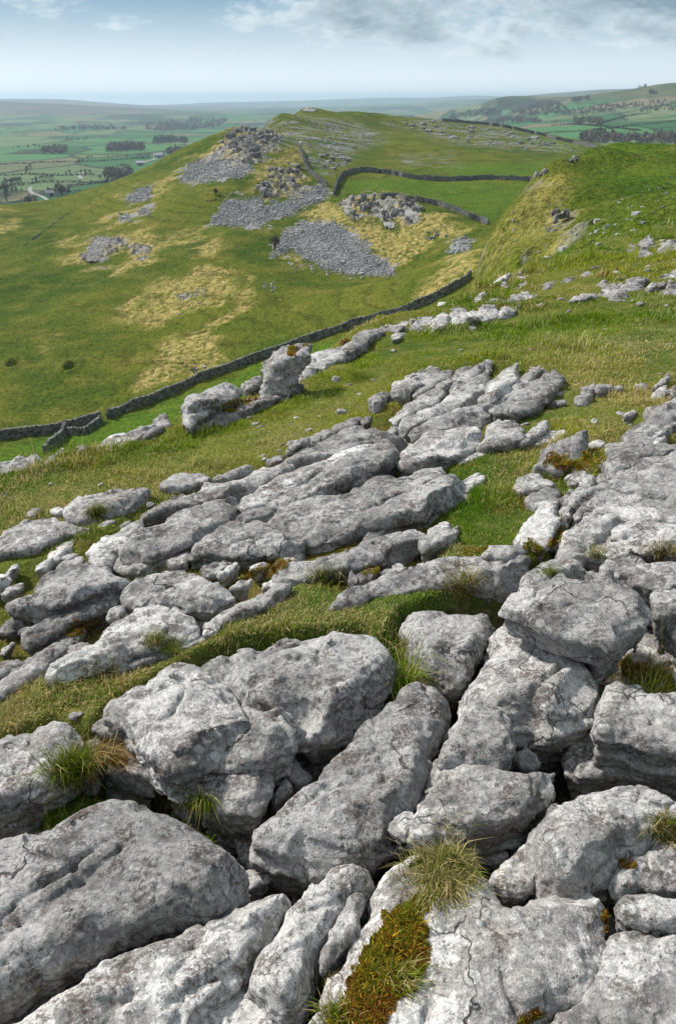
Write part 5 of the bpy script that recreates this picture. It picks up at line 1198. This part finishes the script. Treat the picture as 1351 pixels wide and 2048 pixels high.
# farm buildings
N = NT('farm_wall'); M_FW = N.done(N.mix(N.noise(N.pos(), .6, 4), (.20, .19, .17), (.36, .34, .31)), .9)
N = NT('slate_roof'); M_FR = N.done(N.mix(N.noise(N.pos(), .5, 4), (.13, .135, .145), (.24, .245, .26)), .8)
N = NT('white_roof'); M_FRW = N.done(N.mix(N.noise(N.pos(), .5, 4), (.28, .285, .30), (.38, .385, .40)), .6)
def barn(px, py, L, W, H, rot, label, roofm):
    L, W, H = L*.62, W*.62, H*.7
    q = hit(px, py, far_z, 300, 5000)
    if q is None: return
    r = empty('farm_building', q); r.rotation_euler = (0, 0, rot); tag(r, label, 'building')
    v = [(x*L/2, y*W/2, z) for z in (-1, H) for x, y in ((-1,-1),(1,-1),(1,1),(-1,1))]+[(-L/2, 0, H+W*.33), (L/2, 0, H+W*.33)]
    new_obj('wall', v, [np.array([(0,1,5,4),(1,2,6,5),(2,3,7,6),(3,0,4,7)]), np.array([(4,7,8),(5,9,6)])], M_FW, parent=r, smooth=False)
    e = .5; zz = H-.2; t = .35
    rv = [(-L/2-e, -W/2-e, zz), (L/2+e, -W/2-e, zz), (L/2+e, 0, H+W*.36), (-L/2-e, 0, H+W*.36), (L/2+e, W/2+e, zz), (-L/2-e, W/2+e, zz)]
    rv = rv+[(a, b, c+t) for a, b, c in rv]
    new_obj('roof', rv, np.array([(0,1,2,3),(3,2,4,5),(6,9,8,7),(9,11,10,8),(0,6,7,1),(5,4,10,11),(0,3,9,6),(3,5,11,9),(1,7,8,2),(2,8,10,4)]), roofm, parent=r, smooth=False)
    new_obj('door', [(-1.5, -W/2-.06, -1), (1.5, -W/2-.06, -1), (1.5, -W/2-.06, 3), (-1.5, -W/2-.06, 3), (-1.5, -W/2+.1, -1), (1.5, -W/2+.1, -1), (1.5, -W/2+.1, 3), (-1.5, -W/2+.1, 3)], np.array([(0,1,2,3),(0,3,7,4),(1,5,6,2),(3,2,6,7)]), M_HEDGE, parent=r, smooth=False)
barn(97,424,17,9,4,.1,'low pale-roofed barn just behind the brow of the hillside', M_FRW)
barn(104,393,16,9,5,.3,'grey stone farmhouse beside the winding valley road', M_FR)
barn(114,391,10,8,4,-.3,'small outbuilding right of the stone farmhouse', M_FR)
barn(316,316,20,12,6,.4,'far farmhouse among trees at the foot of the hill', M_FRW)
barn(322,313,14,10,5,-.2,'far barn right of the distant farmhouse', M_FR)
barn(281,331,16,10,5,.2,'lone barn by the far lane', M_FRW)
# ------------------------------------------------------------------ grass
N = NT('grass_blades')
colr = N.attr('tint')
d1 = N.n('ShaderNodeBsdfDiffuse'); tr = N.n('ShaderNodeBsdfTranslucent'); N.l(colr, d1.inputs[0]); N.l(colr, tr.inputs[0])
mx = N.n('ShaderNodeMixShader'); mx.inputs[0].default_value = .30; N.l(d1.outputs[0], mx.inputs[1]); N.l(tr.outputs[0], mx.inputs[2]); N.l(mx.outputs[0], N.out.inputs['Surface'])
M_GRASS = N.m
GREEN = np.array([.085, .165, .010]); LIME = np.array([.25, .275, .024]); STRAW = np.array([.52, .42, .19]); RUST = np.array([.22, .105, .022]); OLIVE = np.array([.20, .165, .020]); GOLD = np.array([.30, .19, .018])
def blades(root, height, width, lean, colr, name, rs, curl=.5):
    n = len(root); a = rs.uniform(0, 2*pi, n)
    side = np.stack([np.cos(a), np.sin(a), np.zeros(n)], 1)*width[:, None]*.5
    mid = root+lean*.35*height[:, None]+np.array([0, 0, 1])*(height*.62)[:, None]
    tip = root+lean*height[:, None]*1.05+np.array([0, 0, 1])*(height*(1-curl*np.linalg.norm(lean, axis=1)**1.2))[:, None]
    V = np.stack([root-side, root+side, mid-side*.75, mid+side*.75, tip], 1).reshape(-1, 3)
    b = np.arange(n)[:, None]*5
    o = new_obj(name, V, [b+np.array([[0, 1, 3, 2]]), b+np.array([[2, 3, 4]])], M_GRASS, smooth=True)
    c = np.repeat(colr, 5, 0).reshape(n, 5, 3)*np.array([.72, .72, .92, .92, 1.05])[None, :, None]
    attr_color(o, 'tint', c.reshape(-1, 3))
    return o
rs = np.random.default_rng(5)
NB = 1150000
az = rs.uniform(radians(-33), radians(33), NB); r = np.exp(rs.uniform(np.log(1.35), np.log(27), NB))
x = r*np.sin(az); y = r*np.cos(az)
z, gm, sm, dd = near_z(x, y)
tb = np.zeros(NB)
for t in TURF_W: tb = np.maximum(tb, poly_sd(t, x, y) < .02)
keep = (dd < .35) & ((gm < .35) | (tb > 0))
patch = fbm(x*1.3, y*1.3, 3., 3)
keep &= ~((sm > .5) & (rs.random(NB) < .45))
x, y, z, r, sm, tb = x[keep], y[keep], z[keep], r[keep], sm[keep], tb[keep]
inrock = np.zeros(len(x), bool)
for (q, lo, hi) in ROCK_FOOT:
    k = np.where((x > lo[0]) & (x < hi[0]) & (y > lo[1]) & (y < hi[1]))[0]
    if len(k): inrock[k[poly_sd(q, x[k], y[k]) < -.025]] = True
x, y, z, r, sm, tb = (q[~inrock] for q in (x, y, z, r, sm, tb))
n = len(x)
clump = fbm(x*3.2, y*3.2, 1., 3); big = fbm(x*.5, y*.5, 7., 3); fine = fbm(x*9, y*9, 4., 2)
hgt = (.016+.020*np.clip(clump+.35, 0, 1.4)+.035*np.clip(fine, 0, 1)*sstep(.1, .6, clump))*(1+.05*r)*rs.lognormal(0, .35, n)*(1-.35*sm)*np.clip(.85+.9*fbm(x*.9, y*.9, 31., 3), .45, 1.9)
hgt = np.where(tb > 0, hgt*2.0, hgt)
wid = np.maximum(.0030, .00085*r)*rs.uniform(.7, 1.3, n)
la = rs.normal(.3, 1.5, n); lm = rs.uniform(.15, .95, n)
lean = np.stack([np.cos(la)*lm, np.sin(la)*lm, np.zeros(n)], 1)
# yellow, dry, rusty and lush patches follow the sward itself
g = np.clip(.58+.75*big+.35*clump+rs.normal(0, .16, n), 0, 1)[:, None]
c = GREEN*(1-g)+LIME*g
ppx, ppy = project(x, y, z)
lawn = np.zeros(n)
for q in [[(640,760),(720,700),(820,665),(1000,640),(1351,600),(1500,600),(1500,660),(1351,680),(1000,700),(850,720),(720,750)],[(380,870),(600,760),(720,730),(700,800),(600,860),(400,920),(200,930)],[(960,450),(1400,420),(1400,460),(1100,540)],[(850,960),(960,940),(960,1060),(880,1070)]]:
    lawn = np.maximum(lawn, sstep(60, -40, poly_sd(q, ppx, ppy)))
dryz = np.zeros(n)
for q in [[(1000,700),(1500,660),(1500,800),(1250,830),(1120,840),(1130,720)],[(0,1000),(300,930),(560,870),(640,840),(560,900),(280,1010),(0,1080)],[(1150,800),(1270,800),(1260,870),(1170,880)],[(560,1200),(800,1200),(790,1260),(600,1260)],[(0,1400),(200,1380),(200,1440),(0,1460)],[(100,1345),(450,1265),(560,1190),(600,1260),(400,1310),(250,1385)]]:
    dryz = np.maximum(dryz, sstep(50, -30, poly_sd(q, ppx, ppy)))
straw_p = np.clip(.20+.40*sstep(.0, .7, fbm(x*2.1, y*2.1, 12., 3))+.40*dryz-.17*lawn+.05*sm, .03, .8)
s = rs.random(n) < straw_p
c = np.where(s[:, None], STRAW*rs.uniform(.55, 1.1, (n, 1)), c)
ru = (rs.random(n) < np.clip(sstep(.25, .75, fbm(x*2.6, y*2.6, 22., 3))*.75*(1-.7*lawn)+.28*sm, 0, .8)) & ~s
c = np.where(ru[:, None], np.where(rs.random((n, 1)) < .5, RUST, OLIVE)*rs.uniform(.7, 1.3, (n, 1)), c)
c = c*rs.uniform(.95, 1.55, (n, 1))*(1-.25*lawn[:, None]*np.array([1, .25, .6]))
hgt = np.where(ru, hgt*.65, hgt)
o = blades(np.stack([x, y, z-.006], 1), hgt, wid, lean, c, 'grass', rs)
o['kind'] = 'stuff'; o['label'] = 'short green and straw coloured turf between the limestone slabs'; o['category'] = 'grass'
print('blades', n)

# ------------------------------------------------------------------ tufts and moss seated on the rocks
bpy.context.view_layer.update()
DG = bpy.context.evaluated_depsgraph_get()
def cast(px, py):
    a, b = ray(px, py); d = np.array([float(a), 1, float(b)]); d /= np.linalg.norm(d)
    ok, loc, nrm, i, ob, m = SC.ray_cast(DG, (0, 0, 0), tuple(d))
    return (np.array(loc), np.array(nrm), ob) if ok else None
GRASS_OBJ = o
GRASS_OBJ.hide_viewport = True
bpy.context.view_layer.update(); DG = bpy.context.evaluated_depsgraph_get()
def keep_main(pts, r):
    """drop the few roots that landed on another rock: keep the largest connected group"""
    cell = [tuple(c) for c in np.floor(np.asarray(pts)[:, :3]/r).astype(int)]; left = set(cell); best = set()
    while left:
        st = [left.pop()]; grp = set(st)
        while st:
            a = st.pop()
            for d in ((i, j, k) for i in (-1, 0, 1) for j in (-1, 0, 1) for k in (-1, 0, 1)):
                b = (a[0]+d[0], a[1]+d[1], a[2]+d[2])
                if b in left: left.discard(b); grp.add(b); st.append(b)
        if sum(c in grp for c in cell) > sum(c in best for c in cell): best = grp
    return np.array([c in best for c in cell])
def tuft(px, py, n, spread_px, hmean, straw, label, name='grass_tuft', fall=(0, 0), width=.0024, rust=0.0, group=None):
    h = cast(px, py)
    if h is None: return
    c0, n0, _ = h; d = np.linalg.norm(c0); s = spread_px*d/FPX
    rs2 = np.random.default_rng(int(px*7+py))
    pts = []
    for _ in range(int(n*1.9)):
        g = rs2.normal(size=2)*.5; q = cast(px+g[0]*spread_px, py+g[1]*spread_px*.75)
        if q is None or np.linalg.norm(q[0]-c0) > min(.22, 2.2*s): continue
        pts.append(q[0])
    pts = np.array(pts); pts = pts[keep_main(pts, .45*s)]; n = len(pts)
    hmean *= .66; out = (pts-c0); rad = out/(s+1e-6)
    lean = np.stack([rad[:, 0]*.55, rad[:, 1]*.55, 0*rad[:, 0]], 1)+rs2.normal(size=(n, 3))*np.array([.42, .42, 0])+np.array([*fall, 0])
    hg = hmean*rs2.lognormal(0, .32, n)
    st = rs2.random(n) < straw
    c = np.where(st[:, None], STRAW*rs2.uniform(.6, 1.2, (n, 1)), (GREEN*.55+LIME*.45)*rs2.uniform(.6, 1.3, (n, 1)))
    if rust: c = np.where((rs2.random(n) < rust)[:, None], RUST*rs2.uniform(.7, 1.3, (n, 1)), c)
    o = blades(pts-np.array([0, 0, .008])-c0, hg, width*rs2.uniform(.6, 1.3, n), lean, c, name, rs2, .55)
    o.location = c0; tag(o, label, 'grass tuft', group)
tuft(892,1735,1900,66,.060,.62,'bushy tuft of green and straw grass on the flat block, above the moss')
tuft(880,1775,420,42,.055,.80,'straw fringe hanging from the lower side of the bushy tuft', fall=(0,-.45))
tuft(795,1960,260,34,.065,.35,'thin grass sprouting through the lower end of the moss strip', fall=(.35,-.1))
tuft(670,2030,200,30,.05,.35,'little grass sprout at the bottom end of the moss strip')
tuft(1335,1665,420,36,.060,.6,'straw and green tuft on the low slab at the right edge', rust=.15)
tuft(150,1545,800,48,.095,.12,'dark green grass growing beside the pinkish grey block')
tuft(205,1530,450,30,.12,.85,'orange-brown dead grass bent over behind the huge bottom left block', fall=(.5,.35), rust=.55)
tuft(325,1600,420,36,.08,.75,'brown dead grass in the gap below the chunky block', fall=(-.35,-.1), rust=.45)
tuft(400,1612,260,26,.085,.25,'green grass sprig in the gap right of the dead grass')
tuft(795,1300,420,28,.07,.45,'grass in the gap between the whale-backed slab and the saddle-shaped block')
tuft(925,1175,420,40,.07,.55,'tall straw grass in the dip under the tapering slab', rust=.15)
tuft(1100,1145,160,14,.03,.1,'tiny green sprig on top of the capstone')
tuft(1290,1355,420,46,.06,.55,'coarse grass below the wet-looking rock', rust=.2)
tuft(1190,1110,160,22,.05,.45,'small grass clump behind the capstone')
tuft(1325,1110,260,34,.07,.8,'dry stems under the pale flat-fronted slab', rust=.3)
tuft(310,1285,150,20,.06,.5,'sprig of grass before the thin long brown ledge')
tuft(345,1300,200,24,.06,.3,'green sprig at the middle of the thin long brown ledge')
tuft(215,1358,300,40,.055,.4,'grass at the foot of the whale-shaped rock')
tuft(655,1165,420,34,.075,.35,'thick grass tuft at the head of the turf beside the little white stone')
tuft(195,1030,260,20,.08,.3,'dark tuft at the end of the flat-topped grey rock')
tuft(720,757,400,24,.10,.05,'dark green rushy clump on the turf above the grey ridges')
tuft(1215,640,200,18,.10,.2,'dark green tussock on the slope below the rock cluster')
tuft(15,1440,300,40,.06,.75,'bleached grass at the left edge above the pinkish grey block')
def moss(poly, n, hmean, label, gold=.35, rust=.35, name='moss_cushion', w=.005, fade=True):
    poly = np.array(poly, float); lo = poly.min(0); hi = poly.max(0); rs2 = np.random.default_rng(int(lo.sum()))
    pts = []; c0 = None
    Q = rs2.uniform(lo, hi, (n*5, 2)); D = poly_sd(poly, Q[:, 0], Q[:, 1])
    okq = D+fbm(Q[:, 0]*.06, Q[:, 1]*.06, 2., 3)*9 < 0
    for q, dq in zip(Q[okq][:n], D[okq][:n]):
        h = cast(*q)
        if h is None: continue
        if c0 is None: c0 = h[0]; d0 = np.linalg.norm(c0)
        if abs(np.linalg.norm(h[0])-d0) > (.6 if d0 > 4 else .3): continue
        pts.append(np.append(h[0], min(max(-dq/26., 0), 1)))      # cushions: thicker towards the middle of the patch
    if not pts: return
    pts = np.array(pts); pts = pts[keep_main(pts, .009*d0)]; u = pts[:, 3]; pts = pts[:, :3]; n = len(pts)
    lump = fbm(pts[:, 0]*24, pts[:, 1]*24, pts[:, 2]*24, 3)
    hg = hmean*(.55+.7*u+.5*np.clip(lump, -.5, 1))*rs2.lognormal(0, .22, n)
    lean = rs2.normal(size=(n, 3))*np.array([.34, .34, 0])
    t = np.clip(.5+.7*fbm(pts[:, 0]*11, pts[:, 1]*11, 3., 3)+rs2.normal(0, .22, n), 0, 1)[:, None]
    c = np.where(t < .45, RUST*1.7, np.where(t < .45+.55*gold, GOLD*2.1, OLIVE*1.6)); c = c*(1-.25*rs2.random((n, 1)))
    c = np.where((rs2.random(n) < .16)[:, None], GREEN*1.3, c)
    c = np.where((rs2.random(n) < rust*.3)[:, None], RUST*.6, c)
    o = blades(pts-c0-np.array([0, 0, .003]), hg, w*rs2.uniform(.7, 1.3, n), lean, c, name, rs2, .3)
    o.location = c0; tag(o, label, 'moss')
moss([(840,1788),(862,1800),(850,1835),(855,1880),(862,1905),(845,1950),(815,1990),(790,2010),(770,2070),(640,2070),(655,2025),(690,1990),(690,1960),(720,1915),(755,1870),(770,1830),(805,1805)], 17000, .016, 'long strip of orange and green moss on the flat block at the bottom', w=.0048)
moss([(1205,1790),(1230,1790),(1228,1815),(1218,1850),(1208,1870),(1200,1840)], 900, .016, 'orange moss in the narrow cleft beside the bottom right corner block')
moss([(1235,1722),(1255,1715),(1272,1718),(1262,1733),(1240,1737)], 500, .010, 'round green moss cushion on the low slab at the right edge')
moss([(1040,2030),(1070,2015),(1090,2030),(1060,2060),(1010,2060)], 500, .012, 'rusty moss in a pocket at the very bottom of the flat block', rust=.9, gold=.1)
moss([(1205,1312),(1245,1308),(1290,1325),(1351,1345),(1351,1385),(1300,1368),(1240,1352),(1205,1365)], 2600, .020, 'dark olive moss bed below the wet-looking rock')
moss([(475,1165),(500,1135),(560,1118),(590,1130),(540,1155),(500,1165)], 1800, .016, 'orange moss below the pale cracked block')
moss([(670,1105),(690,1092),(705,1090),(700,1100),(680,1110)], 400, .014, 'moss patch under the front of the big white slab')
moss([(710,1150),(730,1132),(770,1130),(760,1145),(730,1155)], 700, .014, 'mossy patch behind the tapering slab')
moss([(1085,905),(1140,918),(1180,895),(1205,900),(1215,925),(1190,945),(1120,945),(1085,930)], 2600, .022, 'bright mossy bed around the jagged brownish rock', gold=.6)
moss([(1045,1095),(1060,1080),(1095,1100),(1110,1060),(1122,1040),(1130,1050),(1120,1085),(1080,1112)], 1500, .02, 'dark moss in the slot beside the leaning grey wedge')
moss([(910,1100),(960,1095),(985,1085),(960,1110),(915,1112)], 800, .016, 'olive moss behind the middle of the tapering slab')
moss([(580,692),(600,688),(615,690),(595,705),(575,712)], 500, .03, 'orange moss on the top of the tall boulder', w=.012)
moss([(660,688),(680,678),(700,680),(680,692)], 300, .03, 'orange moss on the rock run right of the tall boulder', w=.012)
moss([(130,1275),(145,1250),(200,1235),(205,1250),(170,1275)], 900, .02, 'brown moss in the arched hollow under the long dark slab', rust=.8)
moss([(440,815),(480,795),(520,785),(500,800),(455,825)], 600, .03, 'brown bracken-like moss at the foot of the mossy outcrop', w=.012, rust=.7)
GRASS_OBJ.hide_viewport = False

# ------------------------------------------------------------------ sky, sun, air
SUN_AZ, SUN_EL = radians(-58), radians(42)        # left of the view, behind the hill
W = bpy.data.worlds.new('World'); SC.world = W; W.use_nodes = True
t = W.node_tree; t.nodes.clear(); out = t.nodes.new('ShaderNodeOutputWorld'); bg = t.nodes.new('ShaderNodeBackground')
sky = t.nodes.new('ShaderNodeTexSky'); sky.sky_type = 'NISHITA'; sky.sun_disc = False
sky.sun_elevation = SUN_EL; sky.sun_rotation = SUN_AZ; sky.altitude = 300; sky.air_density = 1.0; sky.dust_density = 1.6; sky.ozone_density = 1.2
class WN(NT):
    def __init__(self, t): self.t = t
    def pos(self): return self._g
Wn = WN(t)
tc = t.nodes.new('ShaderNodeTexCoord'); gen = tc.outputs['Generated']
sx = Wn.n('ShaderNodeSeparateXYZ'); Wn.l(gen, sx.inputs[0]); X, Y, Z = sx.outputs
# cloud banks: lumps wider than tall, lit from the upper left where the sun stands
cx = Wn.n('ShaderNodeCombineXYZ'); Wn.l(Wn.math('DIVIDE', X, Wn.math('MAXIMUM', Y, .05)), cx.inputs[0]); Wn.l(Wn.math('MULTIPLY', Z, 2.5), cx.inputs[1])
cl = cx.outputs[0]
off = Wn.n('ShaderNodeCombineXYZ', i_0=-.012, i_1=.016).outputs[0]
def dens(v):
    return Wn.math('ADD', Wn.math('MULTIPLY', Wn.noise(v, 6.5, 7, .60, .35), .62), Wn.math('MULTIPLY', Wn.noise(v, 19, 6, .62, .3), .38))
d0 = dens(cl); d1 = dens(Wn.add(cl, off))
bias = Wn.math('ADD', Wn.math('MULTIPLY', Wn.ss(X, -.22, .10), .17), Wn.math('MULTIPLY', Wn.ss(Z, .030, .075), .17))
cm = Wn.ss(Wn.math('ADD', d0, bias), .675, .80)
shade = Wn.ss(Wn.math('SUBTRACT', d0, d1), -.10, .10)
thick = Wn.ss(Wn.math('ADD', d0, bias), .72, .89)
cloud = Wn.mix(shade, Wn.mix(thick, (.36, .44, .49), (.125, .190, .245)), Wn.mix(thick, (.60, .66, .68), (.29, .36, .405)))
skyc = Wn.mix(1.0, sky.outputs[0], (.07, .07, .07), 'MULTIPLY')
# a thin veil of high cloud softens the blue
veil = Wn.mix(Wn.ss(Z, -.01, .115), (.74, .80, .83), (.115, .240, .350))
veil = Wn.mix(Wn.ss(Z, .16, .42), veil, (.50, .565, .61))        # thin cloud above the view, brightened to add fill light
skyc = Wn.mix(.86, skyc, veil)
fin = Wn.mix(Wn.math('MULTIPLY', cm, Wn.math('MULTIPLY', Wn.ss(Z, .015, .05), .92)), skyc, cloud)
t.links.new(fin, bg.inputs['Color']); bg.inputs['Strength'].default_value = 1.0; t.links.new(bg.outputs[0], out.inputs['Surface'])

sd = bpy.data.lights.new('sun', 'SUN'); so = bpy.data.objects.new('sun', sd); COL.objects.link(so)
sd.energy = 3.7; sd.angle = radians(5); sd.color = (1.0, .955, .89)
from mathutils import Vector
v = Vector((sin(SUN_AZ)*cos(SUN_EL), cos(SUN_AZ)*cos(SUN_EL), sin(SUN_EL)))
so.rotation_euler = v.to_track_quat('Z', 'Y').to_euler(); so.location = v*100

HAZE = 1.05e-4
hz = [(x, y, z) for z in (-190, 95) for x, y in ((-21000,-400),(21000,-400),(21000,21500),(-21000,21500))]
N = NT('valley_air'); pv = N.n('ShaderNodeVolumePrincipled'); pv.inputs['Density'].default_value = HAZE; pv.inputs['Color'].default_value = (.62, .81, .96, 1); pv.inputs['Anisotropy'].default_value = .32
N.l(pv.outputs[0], N.out.inputs['Volume'])
ho = new_obj('haze', hz, np.array([(0,3,2,1),(4,5,6,7),(0,1,5,4),(1,2,6,5),(2,3,7,6),(3,0,4,7)]), N.m, smooth=False)
ho['kind'] = 'stuff'

SC.view_settings.view_transform = 'Standard'; SC.view_settings.look = 'None'; SC.view_settings.exposure = 0.60; SC.view_settings.gamma = 1.0
SC.cycles.use_denoising = True; SC.cycles.denoiser = 'OPENIMAGEDENOISE'; SC.cycles.denoising_input_passes = 'RGB_ALBEDO_NORMAL'; SC.cycles.denoising_prefilter = 'ACCURATE'
SC.cycles.max_bounces = 5; SC.cycles.diffuse_bounces = 3; SC.cycles.glossy_bounces = 1; SC.cycles.transmission_bounces = 2; SC.cycles.volume_bounces = 0
